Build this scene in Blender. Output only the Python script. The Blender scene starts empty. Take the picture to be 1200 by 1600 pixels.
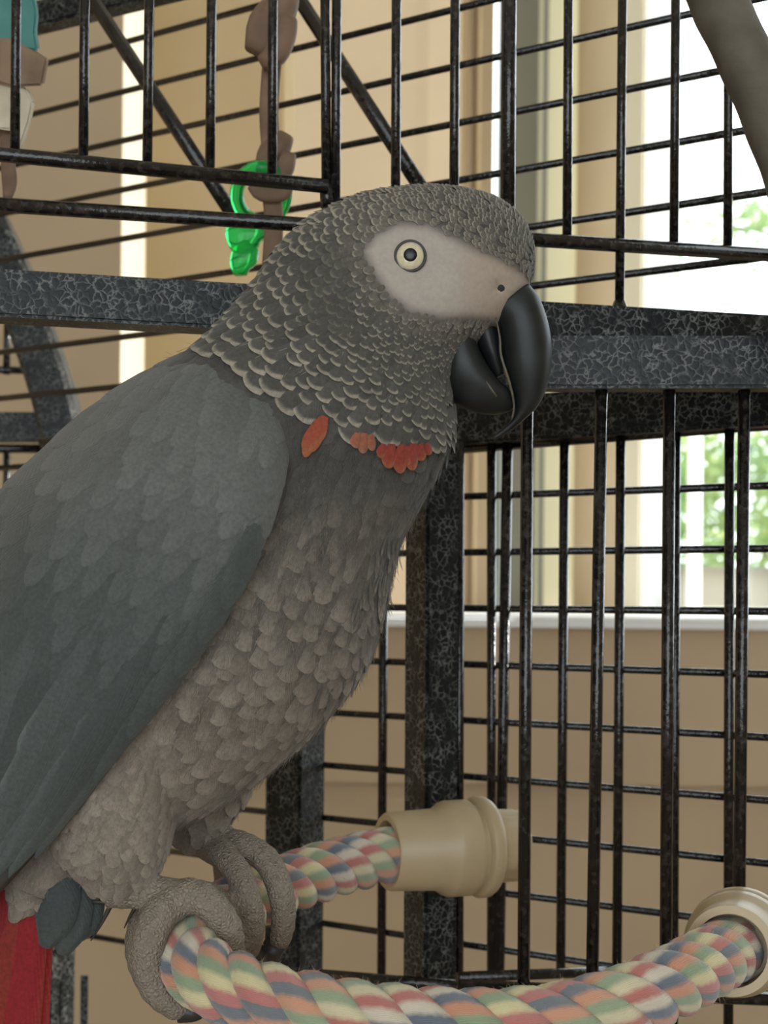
import bpy, bmesh, math, random
import numpy as np
from mathutils import Vector, Matrix
from mathutils.bvhtree import BVHTree

random.seed(7)
rng = np.random.default_rng(11)
scene = bpy.context.scene
col = scene.collection

# ------------------------------------------------------------------ camera
F = 2400.0                       # focal length in pixels of the 1200x1600 frame
HX, HY = 600.0, 950.0            # principal point: horizon sits at y = 950
ROLL = math.radians(0.6)
CAM = Vector((0.0, 0.0, 1.08))
RIGHT = Vector((math.cos(ROLL), 0, math.sin(ROLL)))
UP = Vector((-math.sin(ROLL), 0, math.cos(ROLL)))
FWD = Vector((0, 1, 0))

def P(x, y, Y):
    """world point seen at pixel (x, y) that lies Y metres in front of the camera"""
    return CAM + (FWD + RIGHT * ((x - HX) / F) - UP * ((y - HY) / F)) * Y

def proj(p):
    d = p - CAM
    Y = d.y
    return HX + F * d.dot(RIGHT) / Y, HY - F * d.dot(UP) / Y

cd = bpy.data.cameras.new('camera')
cam = bpy.data.objects.new('camera', cd)
col.objects.link(cam)
cd.sensor_fit = 'VERTICAL'
cd.sensor_height = 24.0
cd.lens = 24.0 * F / 1600.0
cd.shift_y = (HY - 800.0) / 1600.0
cd.clip_start = 0.01
cam.matrix_world = Matrix((
    (RIGHT.x, UP.x, -FWD.x, CAM.x),
    (RIGHT.y, UP.y, -FWD.y, CAM.y),
    (RIGHT.z, UP.z, -FWD.z, CAM.z),
    (0, 0, 0, 1)))
cd.dof.use_dof = True
cd.dof.focus_distance = 0.49
cd.dof.aperture_fstop = 14.0
scene.camera = cam

# ------------------------------------------------------------------ world, sun, exposure
w = bpy.data.worlds.new('world'); scene.world = w
w.use_nodes = True
bg = w.node_tree.nodes['Background']
bg.inputs['Color'].default_value = (0.86, 0.95, 1.0, 1)
bg.inputs['Strength'].default_value = 2.4
sd = bpy.data.lights.new('sun_offscreen', 'SUN'); sd.energy = 2.2; sd.angle = 0.01; sd.color = (1.0, 0.95, 0.85)
sun = bpy.data.objects.new('sun_offscreen', sd); col.objects.link(sun)
sun.rotation_euler = Vector((-1.0, -0.02, -0.28)).to_track_quat('-Z', 'Y').to_euler()
scene.view_settings.view_transform = 'Standard'
scene.view_settings.look = 'None'
scene.view_settings.exposure = 0.68
scene.view_settings.gamma = 1.0
scene.view_settings.use_curve_mapping = False

# ------------------------------------------------------------------ material helpers
def new_mat(name):
    m = bpy.data.materials.new(name); m.use_nodes = True
    nt = m.node_tree
    b = nt.nodes['Principled BSDF']
    return m, nt, b

def nd(nt, typ, **kw):
    n = nt.nodes.new(typ)
    for k, v in kw.items():
        if k in n.inputs.keys(): n.inputs[k].default_value = v
        else: setattr(n, k, v)
    return n

def rgb(r, g, b):
    """sRGB 0-255 to linear"""
    f = lambda c: (c / 255 / 12.92) if c / 255 <= 0.04045 else ((c / 255 + 0.055) / 1.055) ** 2.4
    return (f(r), f(g), f(b), 1)

def ramp(nt, stops, interp='LINEAR'):
    r = nt.nodes.new('ShaderNodeValToRGB')
    cr = r.color_ramp; cr.interpolation = interp
    while len(cr.elements) < len(stops): cr.elements.new(0.5)
    for e, (p, c) in zip(cr.elements, stops):
        e.position = p; e.color = c if len(c) == 4 else (*c, 1)
    return r

def mat_plain(name, c, rough=0.6, noise=0.0, scale=40, bump=0.0, spec=0.5, coat=0.0):
    m, nt, b = new_mat(name)
    b.inputs['Roughness'].default_value = rough
    b.inputs['Specular IOR Level'].default_value = spec
    b.inputs['Coat Weight'].default_value = coat
    b.inputs['Base Color'].default_value = c
    if noise or bump:
        tc = nd(nt, 'ShaderNodeTexCoord')
        nz = nd(nt, 'ShaderNodeTexNoise', Scale=scale, Detail=6.0)
        nt.links.new(tc.outputs['Object'], nz.inputs['Vector'])
        if noise:
            a = tuple(x * (1 - noise) for x in c[:3]); d = tuple(min(1, x * (1 + noise)) for x in c[:3])
            r = ramp(nt, [(0.3, a), (0.7, d)])
            nt.links.new(nz.outputs['Fac'], r.inputs['Fac'])
            nt.links.new(r.outputs['Color'], b.inputs['Base Color'])
        if bump:
            bp = nd(nt, 'ShaderNodeBump', Strength=bump, Distance=0.002)
            nt.links.new(nz.outputs['Fac'], bp.inputs['Height'])
            nt.links.new(bp.outputs['Normal'], b.inputs['Normal'])
    return m

M = {}
M['wall'] = mat_plain('tan_wall_paint', (0.505, 0.385, 0.250, 1), 0.8, 0.05, 8, 0.05)
M['trimcream'] = mat_plain('cream_trim_paint', (0.80, 0.72, 0.55, 1), 0.5)
M['white'] = mat_plain('white_vinyl', (0.90, 0.91, 0.90, 1), 0.4)
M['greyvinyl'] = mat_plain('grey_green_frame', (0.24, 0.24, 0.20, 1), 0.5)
M['browntrim'] = mat_plain('brown_trim', (0.26, 0.18, 0.11, 1), 0.5)
M['ceil'] = mat_plain('ceiling_paint', (0.75, 0.72, 0.66, 1), 0.9)
M['floor'] = mat_plain('floor_carpet', (0.30, 0.23, 0.16, 1), 0.9, 0.15, 60)
M['garden'] = mat_plain('garden_wall', (0.36, 0.33, 0.27, 1), 0.9, 0.08, 5)
M['grass'] = mat_plain('lawn', (0.22, 0.30, 0.10, 1), 0.9, 0.3, 3)
M['bark'] = mat_plain('bark', (0.16, 0.12, 0.08, 1), 0.9, 0.3, 20)

def mat_hammer():
    m, nt, b = new_mat('black_hammertone_enamel')
    tc = nd(nt, 'ShaderNodeTexCoord')
    nz = nd(nt, 'ShaderNodeTexNoise', Scale=260.0, Detail=3.0)
    mp = nd(nt, 'ShaderNodeMixRGB'); mp.inputs['Fac'].default_value = 0.005
    vo = nd(nt, 'ShaderNodeTexVoronoi', feature='DISTANCE_TO_EDGE', Scale=340.0)
    geo = nd(nt, 'ShaderNodeNewGeometry')
    nt.links.new(geo.outputs['Position'], nz.inputs['Vector'])
    nt.links.new(geo.outputs['Position'], mp.inputs['Color1'])
    nt.links.new(nz.outputs['Color'], mp.inputs['Color2'])
    nt.links.new(mp.outputs['Color'], vo.inputs['Vector'])
    r = ramp(nt, [(0.0, (0.165, 0.17, 0.16)), (0.05, (0.066, 0.070, 0.066)), (0.12, (0.003, 0.004, 0.005))])
    nt.links.new(vo.outputs['Distance'], r.inputs['Fac'])
    nz2 = nd(nt, 'ShaderNodeTexNoise', Scale=150.0, Detail=2.0)
    nt.links.new(geo.outputs['Position'], nz2.inputs['Vector'])
    r2 = ramp(nt, [(0.36, (0.05, 0.05, 0.05)), (0.56, (1, 1, 1))])
    nt.links.new(nz2.outputs['Fac'], r2.inputs['Fac'])
    mx = nd(nt, 'ShaderNodeMixRGB', blend_type='MIX'); mx.inputs['Color1'].default_value = (0.006, 0.008, 0.009, 1)
    nt.links.new(r2.outputs['Color'], mx.inputs['Fac'])
    nt.links.new(r.outputs['Color'], mx.inputs['Color2'])
    nt.links.new(mx.outputs['Color'], b.inputs['Base Color'])
    bp = nd(nt, 'ShaderNodeBump', Strength=0.35, Distance=0.0006)
    nt.links.new(vo.outputs['Distance'], bp.inputs['Height'])
    nt.links.new(bp.outputs['Normal'], b.inputs['Normal'])
    b.inputs['Roughness'].default_value = 0.40; b.inputs['Specular IOR Level'].default_value = 0.25
    return m
M['cage'] = mat_hammer()

def mat_wire():
    m, nt, b = new_mat('black_wire_enamel')
    geo = nd(nt, 'ShaderNodeNewGeometry')
    nz = nd(nt, 'ShaderNodeTexNoise', Scale=420.0, Detail=3.0)
    nt.links.new(geo.outputs['Position'], nz.inputs['Vector'])
    r = ramp(nt, [(0.48, (0.007, 0.006, 0.006)), (0.80, (0.055, 0.046, 0.040))])
    nt.links.new(nz.outputs['Fac'], r.inputs['Fac'])
    nt.links.new(r.outputs['Color'], b.inputs['Base Color'])
    bp = nd(nt, 'ShaderNodeBump', Strength=0.5, Distance=0.0006)
    nt.links.new(nz.outputs['Fac'], bp.inputs['Height'])
    nt.links.new(bp.outputs['Normal'], b.inputs['Normal'])
    b.inputs['Roughness'].default_value = 0.20; b.inputs['Specular IOR Level'].default_value = 0.5
    return m
M['wire'] = mat_wire()

# ------------------------------------------------------------------ mesh helpers
def link(name, me, mat=None, parent=None, smooth=False):
    o = bpy.data.objects.new(name, me); col.objects.link(o)
    if mat is not None:
        me.materials.clear(); me.materials.append(mat)
    if parent is not None: o.parent = parent
    if smooth:
        me.polygons.foreach_set('use_smooth', [True] * len(me.polygons)); me.update()
    return o

def tag(o, label, cat, group=None, kind=None):
    o['label'] = label; o['category'] = cat
    if group: o['group'] = group
    if kind: o['kind'] = kind
    return o

def struct(o):
    o['kind'] = 'structure'; return o

def empty(name, loc):
    o = bpy.data.objects.new(name, None); col.objects.link(o)
    o.location = loc; o.empty_display_size = 0.02
    return o

def child(o, parent):
    """parent while keeping world-space vertices"""
    o.parent = parent
    o.matrix_parent_inverse = Matrix.Translation(parent.location).inverted()
    return o

def mesh(name, vs, fs):
    me = bpy.data.meshes.new(name)
    me.from_pydata([tuple(v) for v in vs], [], fs); me.update()
    return me

def box_mesh(name, lo, hi):
    x0, y0, z0 = lo; x1, y1, z1 = hi
    vs = [(x0,y0,z0),(x1,y0,z0),(x1,y1,z0),(x0,y1,z0),(x0,y0,z1),(x1,y0,z1),(x1,y1,z1),(x0,y1,z1)]
    return mesh(name, vs, [(0,3,2,1),(4,5,6,7),(0,1,5,4),(1,2,6,5),(2,3,7,6),(3,0,4,7)])

def catmull(pts, n):
    """smooth resample of a list of numpy vectors"""
    pts = [np.array(p, float) for p in pts]
    ext = [2*pts[0]-pts[1]] + pts + [2*pts[-1]-pts[-2]]
    out = []
    for i in range(1, len(ext) - 2):
        p0, p1, p2, p3 = ext[i-1], ext[i], ext[i+1], ext[i+2]
        for k in range(n):
            t = k / n
            out.append(0.5*((2*p1)+(-p0+p2)*t+(2*p0-5*p1+4*p2-p3)*t*t+(-p0+3*p1-3*p2+p3)*t**3))
    out.append(pts[-1])
    return out

def rings_mesh(name, rings, cap=True):
    n = len(rings[0]); vs = []; fs = []
    for r in rings: vs += [tuple(v) for v in r]
    for i in range(len(rings)-1):
        for j in range(n):
            a = i*n+j; b = i*n+(j+1) % n
            fs.append((a, b, b+n, a+n))
    if cap:
        c0 = len(vs); vs.append(tuple(np.mean(np.array(rings[0]), axis=0)))
        c1 = len(vs); vs.append(tuple(np.mean(np.array(rings[-1]), axis=0)))
        m = (len(rings)-1)*n
        for j in range(n):
            fs.append((c0, (j+1) % n, j)); fs.append((c1, m+j, m+(j+1) % n))
    return vs, fs

def frames(pts, up=Vector((0, 0, 1))):
    """tangent, normal, binormal with little twist"""
    pts = [Vector(p) for p in pts]; out = []; n = None
    for i, p in enumerate(pts):
        a = pts[max(0, i-1)]; b = pts[min(len(pts)-1, i+1)]
        t = (b-a).normalized()
        if n is None:
            n = up - t*up.dot(t)
            if n.length < 1e-3:
                n = Vector((1, 0, 0)) - t*t.x
            n.normalize()
        else:
            n = (n - t*n.dot(t)).normalized()
        out.append((t, n, t.cross(n)))
    return out

def tube(pts, radii, seg=10):
    fr = frames(pts); rings = []
    if not hasattr(radii, '__len__'): radii = [radii]*len(pts)
    for p, r, (t, n, b) in zip(pts, radii, fr):
        rings.append([np.array(Vector(p) + (n*math.cos(2*math.pi*k/seg) + b*math.sin(2*math.pi*k/seg))*r) for k in range(seg)])
    return rings_mesh('', rings)

def rod(name, a, b, r, mat, parent, seg=8):
    vs, fs = tube([a, b], r, seg)
    o = link(name, mesh(name, vs, fs), mat, None, True)
    return child(o, parent)

def beam(name, a, b, w_, h_, side, mat, parent, bevel=0.0012):
    """rectangular tube from a to b: h_ measured across (side x axis), w_ along side"""
    a = Vector(a); b = Vector(b); t = (b-a).normalized()
    s = Vector(side); s = (s - t*s.dot(t)).normalized(); u = t.cross(s)
    vs = []
    for p in (a, b):
        for sx, sy in ((-1,-1),(1,-1),(1,1),(-1,1)):
            vs.append(p + s*sx*w_/2 + u*sy*h_/2)
    me = mesh(name, vs, [(3,2,1,0),(4,5,6,7),(0,1,5,4),(1,2,6,5),(2,3,7,6),(3,0,4,7)])
    bm = bmesh.new(); bm.from_mesh(me)
    bmesh.ops.recalc_face_normals(bm, faces=bm.faces[:])
    if bevel: bmesh.ops.bevel(bm, geom=bm.edges[:], offset=bevel, segments=2, affect='EDGES')
    bm.to_mesh(me); bm.free()
    o = link(name, me, mat)
    return child(o, parent)

# ------------------------------------------------------------------ room shell
def col_at(x, Y):                     # plan position of a pixel column at depth Y
    return Vector(((x - HX)/F*Y, Y))

def wall_seg(name, a, b, z0, z1, mat, th=0.04):
    """vertical wall panel whose visible face runs a -> b in plan"""
    d = (b-a).normalized(); n = Vector((-d.y, d.x))          # points away from the camera
    if n.y < 0 and abs(n.y) > 1e-6: n = -n
    a2 = a + n*th; b2 = b + n*th
    vs = [(a.x,a.y,z0),(b.x,b.y,z0),(b2.x,b2.y,z0),(a2.x,a2.y,z0),
          (a.x,a.y,z1),(b.x,b.y,z1),(b2.x,b2.y,z1),(a2.x,a2.y,z1)]
    me = mesh(name, vs, [(0,3,2,1),(4,5,6,7),(0,1,5,4),(1,2,6,5),(2,3,7,6),(3,0,4,7)])
    bm = bmesh.new(); bm.from_mesh(me); bmesh.ops.recalc_face_normals(bm, faces=bm.faces[:]); bm.to_mesh(me); bm.free()
    return struct(link(name, me, mat))

ZS = 1.08            # sill height (the horizon runs through it)
ZT = 2.45
SILLB = 1.058
c = col_at
wall_seg('wall_back', Vector((-1.7, 1.53)), c(184, 1.53), 0, ZT, M['wall'])
wall_seg('trim_1', c(184, 1.53), c(221, 1.635), ZS, ZT, M['trimcream'], 0.012)
wall_seg('wall_recess', c(205, 1.80), c(470, 1.80), ZS, ZT, M['wall'])
wall_seg('wall_bay', c(452, 1.67), c(640, 1.72), ZS, ZT, M['wall'])
wall_seg('trim_2', c(640, 1.72), c(661, 1.725), ZS, ZT, M['wall'], 0.02)
wall_seg('trim_3', c(660, 1.725), c(712, 1.742), ZS, ZT, M['wall'], 0.02)
wall_seg('trim_4', c(712, 1.965), c(730, 1.965), ZS, ZT, M['wall'], 0.02)
wall_seg('trim_5', c(729, 1.96), c(744, 1.97), ZS, ZT, M['browntrim'], 0.02)
wall_seg('trim_6', c(743, 1.955), c(763, 1.965), ZS, ZT, M['wall'], 0.02)
wall_seg('trim_7', c(771, 1.99), c(776, 1.99), ZS, ZT, M['greyvinyl'], 0.02)
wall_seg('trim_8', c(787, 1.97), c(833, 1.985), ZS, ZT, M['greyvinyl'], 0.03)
wall_seg('trim_9', c(842, 1.98), c(848, 1.98), ZS, ZT, M['greyvinyl'], 0.02)
wall_seg('wall_pier', c(894, 1.97), c(966, 1.87), ZS, ZT, M['wall'])
wall_seg('trim_10', c(965, 1.86), c(997, 1.85), ZS, ZT, M['trimcream'], 0.02)
wall_seg('trim_11', c(997, 1.855), c(1001, 1.855), ZS, ZT, M['greyvinyl'], 0.02)
wall_seg('trim_12', c(1000, 1.862), c(1051, 1.875), ZS, ZT, M['white'], 0.015)
# upper boundary above the openings
hd0 = c(750, 2.0); hd1 = c(1051, 1.935)
wall_seg('wall_header', Vector((0.1, 1.99)), Vector((0.30, 1.99)), 2.15, ZT, M['wall'])
wr0 = c(1051, 1.935); wr1 = wr0 + Vector((1.30, -1.225))
wall_seg('wall_window_header', wr0, wr1, 2.15, ZT, M['wall'])
wall_seg('wall_window_lower', wr0, wr1, 0, SILLB, M['wall'])
wall_seg('wall_right', Vector((wr1.x, wr1.y)), Vector((wr1.x + 0.0001, -1.9)), 0, ZT, M['wall'])
wall_seg('wall_left', Vector((-1.7, 1.7)), Vector((-1.7, -1.9)), 0, ZT, M['wall'])
# wall under the sill, with a shallow set-back lower down
zstep = P(650, 1222, 1.515).z
SILLB = ZS - 18/F*1.515
ob = struct(link('wall_under_sill', box_mesh('wall_under_sill', (-1.66, 1.508, zstep), (wr0.x + 0.42, 1.526, SILLB)), M['wall']))
ob = struct(link('wall_skirt', box_mesh('wall_skirt', (-1.66, 1.520, 0.0), (wr0.x + 0.42, 1.527, zstep-0.0005)), M['wall']))
# sill boards
def sill(name, lo, hi):
    return struct(link(name, box_mesh(name, lo, hi), M['white']))
xl, xr = c(190, 1.53).x, wr0.x + 0.02
vs = [(xl,1.49,SILLB+.002),(xr,1.49,SILLB+.002),(xr,2.03,SILLB+.002),(xl,2.03,SILLB+.002),(xl,1.49,SILLB+.005),(xr,1.49,SILLB+.005),(xr,1.75,ZS+.0035),(xl,1.75,ZS+.0035),(xr,2.03,ZS+.0035),(xl,2.03,ZS+.0035)]
struct(link('trim_13', mesh('trim_13', vs, [(0,3,2,1),(0,1,5,4),(4,5,6,7),(7,6,8,9),(2,3,9,8),(1,2,8,6,5),(0,4,7,9,3)]), M['white']))
sill('trim_14', (c(190,1.53).x, 1.496, SILLB-0.006), (wr0.x+0.02, 1.5075, SILLB+0.0015))
vs = [(wr0.x-0.05,wr0.y-0.1,SILLB+0.004),(wr1.x-0.05,wr1.y-0.06,SILLB+0.004),(wr1.x+0.06,wr1.y+0.08,SILLB+0.004),(wr0.x+0.04,wr0.y+0.05,SILLB+0.004)]
vs += [(x,y,ZS+0.0035) for x,y,z in vs]
struct(link('trim_15', mesh('trim_15', vs, [(0,3,2,1),(4,5,6,7),(0,1,5,4),(1,2,6,5),(2,3,7,6),(3,0,4,7)]), M['white']))
# floor, ceiling, wall behind the camera; its unseen opening is sized for front fill light
struct(link('floor', box_mesh('floor', (-1.75, -1.95, -0.05), (1.75, 2.05, 0.0)), M['floor']))
struct(link('ceiling', box_mesh('ceiling', (-1.75, -1.95, ZT), (1.75, 2.05, ZT+0.05)), M['ceil']))
OP = (-1.15, 0.95, 0.45, 2.2)
struct(link('wall_front', box_mesh('wall_front', (-1.75,-1.95,0),(OP[0],-1.9,ZT)), M['wall']))
struct(link('wall_front_side', box_mesh('wall_front_side', (OP[1],-1.95,0),(1.75,-1.9,ZT)), M['wall']))
struct(link('wall_front_header', box_mesh('wall_front_header', (OP[0],-1.95,OP[3]),(OP[1],-1.9,ZT)), M['wall']))
struct(link('wall_front_base', box_mesh('wall_front_base', (OP[0],-1.95,0),(OP[1],-1.9,OP[2])), M['wall']))

# windows: glass and frames
def mat_glass(name, tint=(1,1,1,1)):
    m = bpy.data.materials.new(name); m.use_nodes = True; nt = m.node_tree
    nt.nodes.clear()
    out = nd(nt, 'ShaderNodeOutputMaterial'); tr = nd(nt, 'ShaderNodeBsdfTransparent'); gl = nd(nt, 'ShaderNodeBsdfGlossy', Roughness=0.02)
    tr.inputs['Color'].default_value = tint
    mx = nd(nt, 'ShaderNodeMixShader', Fac=0.05)
    nt.links.new(tr.outputs[0], mx.inputs[1]); nt.links.new(gl.outputs[0], mx.inputs[2]); nt.links.new(mx.outputs[0], out.inputs[0])
    return m
M['glass'] = mat_glass('window_glass')
def mat_sheer():
    m = bpy.data.materials.new('sheer_blind'); m.use_nodes = True; nt = m.node_tree
    nt.nodes.clear()
    out = nd(nt, 'ShaderNodeOutputMaterial'); tl = nd(nt, 'ShaderNodeBsdfTranslucent', Color=(0.72, 0.66, 0.52, 1)); df = nd(nt, 'ShaderNodeBsdfDiffuse', Color=(0.8, 0.76, 0.66, 1))
    mx = nd(nt, 'ShaderNodeMixShader', Fac=0.45)
    nt.links.new(tl.outputs[0], mx.inputs[1]); nt.links.new(df.outputs[0], mx.inputs[2]); nt.links.new(mx.outputs[0], out.inputs[0])
    return m
M['sheer'] = mat_sheer()

def pane(name, a, b, z0, z1, mat, th=0.004):
    o = wall_seg(name, a, b, z0, z1, mat, th); return o
wn = empty('window_1', ((wr0.x+wr1.x)/2, (wr0.y+wr1.y)/2, ZS)); struct(wn)
dn = (wr1-wr0).normalized(); nn = Vector((0.69, 0.73))
def wpart(name, s0, s1, z0, z1, mat, off=0.03, th=0.03):
    o = wall_seg(name, wr0+dn*s0+nn*off, wr0+dn*s1+nn*off, z0, z1, mat, th)
    del o['kind']; return child(o, wn)
L1 = (wr1-wr0).length
wpart('frame_jamb', 0.0, 0.004, ZS, 2.15, M['white'])
wpart('frame_jamb', L1-0.05, L1, ZS, 2.15, M['white'])
wpart('frame_rail', 0.0, L1, ZS, ZS+0.006, M['white'])
wpart('frame_rail', 0.0, L1, 2.10, 2.15, M['white'])
wpart('pane', 0.004, L1-0.05, ZS+0.006, 2.10, M['glass'], 0.042, 0.004)
wn2 = empty('window_2', (0.2, 2.0, ZS)); struct(wn2)
o = wall_seg('pane', c(763, 2.0), c(788, 2.0), ZS, 2.15, M['glass'], 0.004); del o['kind']; child(o, wn2)
o = wall_seg('blind', c(833, 2.0), c(897, 2.0), ZS, 2.15, M['sheer'], 0.003); del o['kind']; child(o, wn2)

# ------------------------------------------------------------------ outdoors
struct(link('ground_outside', box_mesh('ground_outside', (-15, 2.2, -0.3), (20, 40, -0.25)), M['grass']))
gw = tag(link('garden_wall', box_mesh('garden_wall', (0.3, 3.4, -0.25), (4.5, 3.55, P(1150, 889, 3.4).z)), M['garden']),
    'low beige garden wall with a thin dark coping seen through the bright window', 'wall')
o = link('coping', box_mesh('coping', (0.3, 3.38, P(1150, 889, 3.4).z), (4.5, 3.57, P(1150, 886, 3.4).z)), M['greyvinyl'], gw)

def mat_leaf():
    m = bpy.data.materials.new('sunlit_leaf'); m.use_nodes = True; nt = m.node_tree
    nt.nodes.clear()
    out = nd(nt, 'ShaderNodeOutputMaterial')
    oi = nd(nt, 'ShaderNodeNewGeometry'); nz = nd(nt, 'ShaderNodeTexNoise', Scale=7.0, Detail=2.0)
    nt.links.new(oi.outputs['Position'], nz.inputs['Vector'])
    r = ramp(nt, [(0.3, (0.16, 0.27, 0.12)), (0.55, (0.30, 0.42, 0.16)), (0.75, (0.62, 0.62, 0.26))])
    nt.links.new(nz.outputs['Fac'], r.inputs['Fac'])
    d = nd(nt, 'ShaderNodeBsdfDiffuse'); t = nd(nt, 'ShaderNodeBsdfTranslucent'); mx = nd(nt, 'ShaderNodeMixShader', Fac=0.45)
    nt.links.new(r.outputs['Color'], d.inputs['Color']); nt.links.new(r.outputs['Color'], t.inputs['Color'])
    nt.links.new(d.outputs[0], mx.inputs[1]); nt.links.new(t.outputs[0], mx.inputs[2]); nt.links.new(mx.outputs[0], out.inputs[0])
    return m
M['leaf'] = mat_leaf()

def leaves(centres, per, spread, size):
    vs = []; fs = []
    for cx in centres:
        for _ in range(per):
            p = cx + Vector(rng.normal(0, spread, 3))
            a = Vector(rng.normal(0, 1, 3)).normalized(); b = a.orthogonal().normalized()
            s = size*rng.uniform(0.6, 1.3); i = len(vs)
            vs += [p - a*s, p + b*s*0.4, p + a*s, p - b*s*0.4]; fs.append((i, i+1, i+2, i+3))
    return mesh('foliage', vs, fs)

def tree(name, base, limbs, centres, per, spread, size, label):
    t = empty(name, base)
    allv = []; allf = []
    for pts, r0, r1 in limbs:
        pts2 = [Vector(p) for p in catmull(pts, 4)]
        rr = list(np.linspace(r0, r1, len(pts2)))
        vs, fs = tube(pts2, rr, 7); o0 = len(allv)
        allv += vs; allf += [tuple(i+o0 for i in f) for f in fs]
    child(link('trunk', mesh('trunk', allv, allf), M['bark'], None, True), t)
    f = child(link('foliage', leaves(centres, per, spread, size), M['leaf']), t); f['kind'] = 'stuff'
    tag(t, label, 'tree')
    return t
b1 = Vector((1.62, 5.6, -0.25))
cen = [P(x, y, 5.4 + random.uniform(-.3, .5)) for x, y in ((1090,720),(1120,760),(1150,720),(1180,700),(1200,760),(1170,830),(1195,850),(1090,860),(1130,870),(1220,700),(1240,800),(1110,700),(1085,790),(1064,715),(1068,790),(1066,860))]
tree('leafy_shrub', b1, [([b1, P(1150, 1000, 5.6), P(1140, 800, 5.5)], .03, .01), ([P(1150,1000,5.6), P(1200,850,5.5), P(1230,720,5.5)], .02, .006)], cen, 120, 0.065, 0.03,
     'pale green leafy shrub behind the low garden wall')
b2 = Vector((2.3, 7.2, -0.25))
cen = [P(x, y, 7.0 + random.uniform(-.4, .4)) for x, y in ((1095,90),(1080,240),(1080,350),(1100,345),(1150,330),(1185,340),(1180,450),(1190,370),(1165,350),(1210,330),(1230,420),(1230,250))]
tree('tall_tree', b2, [([b2, P(1380, 900, 7.2), P(1360, 500, 7.2), P(1320, 200, 7.2)], .09, .03), ([P(1360,500,7.2), P(1260, 400, 7.1), P(1180, 360, 7.0), P(1080,350,7.0)], .02, .004),
     ([P(1330,300,7.2), P(1220, 220, 7.1), P(1090,110,7.0)], .015, .004)], cen, 40, 0.08, 0.04,
     'taller tree with sparse sunlit green leaves against the white sky')

# ------------------------------------------------------------------ cage
cage = empty('bird_cage', (0.1, 0.65, 0.0))
tag(cage, 'black hammertone metal parrot cage of wire bars, square tubes and arched dome frame', 'cage')

# side panel plane: depth falls from left to right (1/Y is linear in pixel x)
PITCH = 0.0254
def YS(x):  return PITCH*F/(83.3 + 0.0231*(x-550))       # lower side panel
def YU(x):  return PITCH*F/(76.0 + 0.0247*(x-150)) - 0.004   # upper (dome) side panel
def YT(x):                                               # top front panel recedes gently to the right
    return 0.540 + 0.055*x/1200.0
YA = 0.56
WR = 0.0017
# horizontal wires of the lower side panel
for k in range(-3, 8):
    z = CAM.z - (952-HY)/F*YS(1000) - k*PITCH + 0.0008
    a = Vector(((-60-HX)/F*YS(-60), YS(-60), z)); b = Vector(((1300-HX)/F*YS(1300), YS(1300), z))
    rod('horizontal_wire', a, b, WR*0.95, M['wire'], cage)
# horizontal wires of the dome side
for k in range(-4, 5):
    y1000 = 37 + 97.0*(k+1)
    z = CAM.z + (HY+4-y1000)/F*YU(1000)
    a = Vector(((-40-HX)/F*YU(-40), YU(-40), z)); b = Vector(((1260-HX)/F*YU(1260), YU(1260), z))
    if k in (4,):
        a = Vector(((-40-HX)/F*YU(-40), YU(-40), z))
    rod('horizontal_wire', a, b, WR*0.95, M['wire'], cage)
z = CAM.z + (HY+4-(37+97*6))/F*YU(1000)
rod('horizontal_wire', Vector(((60-HX)/F*YU(60), YU(60), z)), Vector(((420-HX)/F*YU(420), YU(420), z)), WR*0.95, M['wire'], cage)
# vertical wires of the lower side panel
for xt, xb, yt, yb, r in ((600,596,690,1530,.0021),(768,768,690,1530,.0021),(793,780,690,1530,.0024),(882,876,690,1525,.0021),(970,964,680,1520,.0021),(1056,1052,675,1600,.0021),(1140,1138,665,1640,.0021)):
    Yt = YS(xt) - 0.004
    rod('vertical_wire', P(xt, yt, Yt), P(xb, yb, Yt), r, M['wire'], cage)
# front panel bars
for xt, xb in ((824, 818), (940, 925), (1046, 1040), (1163, 1154), (1276, 1268)):
    rod('front_bar', P(xt, 600, YA), P(xb, 1553, YA), 0.0023, M['wire'], cage)
# top front panel bars
for xt, xb, yb in ((27,23,245),(134,130,252),(235,230,262),(332,328,272),(427,425,282),(507,510,300),(527,524,345),(620,618,357),(712,709,366),(889,886,376),(974,968,486),(1057,1053,388),(1139,1137,392)):
    Yb = YT(xb); rod('top_bar', P(xt, -140, Yb), P(xb, yb, Yb), 0.0018, M['wire'], cage)
rod('top_bar', P(797, -140, YT(795)), P(793, 376, YT(795)), 0.0028, M['wire'], cage)
# rails of the top front panel
rod('hatch_rail', P(-400, 202, YT(-400)-.003), P(512, 291, YT(512)-.003), 0.0027, M['wire'], cage)
rod('top_rail', P(-400, 294, YT(-400)-.002), P(1290, 404, YT(1290)-.002), 0.0027, M['wire'], cage)
rod('hatch_rail', P(510, 291, YT(510)), P(512, 325, YT(512)), 0.0026, M['wire'], cage)
# flared foot of the bar that stands on the tube
vs, fs = tube([P(968, 470, YT(968)), P(968, 484, YT(968)), P(968, 490, YT(968))], [0.0021, 0.0034, 0.0048], 10)
child(link('bar_foot', mesh('bar_foot', vs, fs), M['wire'], None, True), cage)
# horizontal square tubes
zax = Vector((0, 0, 1))
beam('top_tube', P(-420, 440, YT(-420)), P(1300, 537, YT(1300)), 0.0165, 0.0165, (0, 0, 1), M['cage'], cage)
beam('front_tube', P(715, 569, YA), P(1330, 569, YA), 0.0190, 0.0120, (0, 0, 1), M['cage'], cage)
beam('side_tube', P(650, 668, YS(650)), P(1300, 624, YS(1300)), 0.0200, 0.0190, (0, 0, 1), M['cage'], cage)
rod('side_rail', P(650, 707, YS(650)), P(1300, 656, YS(1300)), 0.0022, M['wire'], cage)
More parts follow.
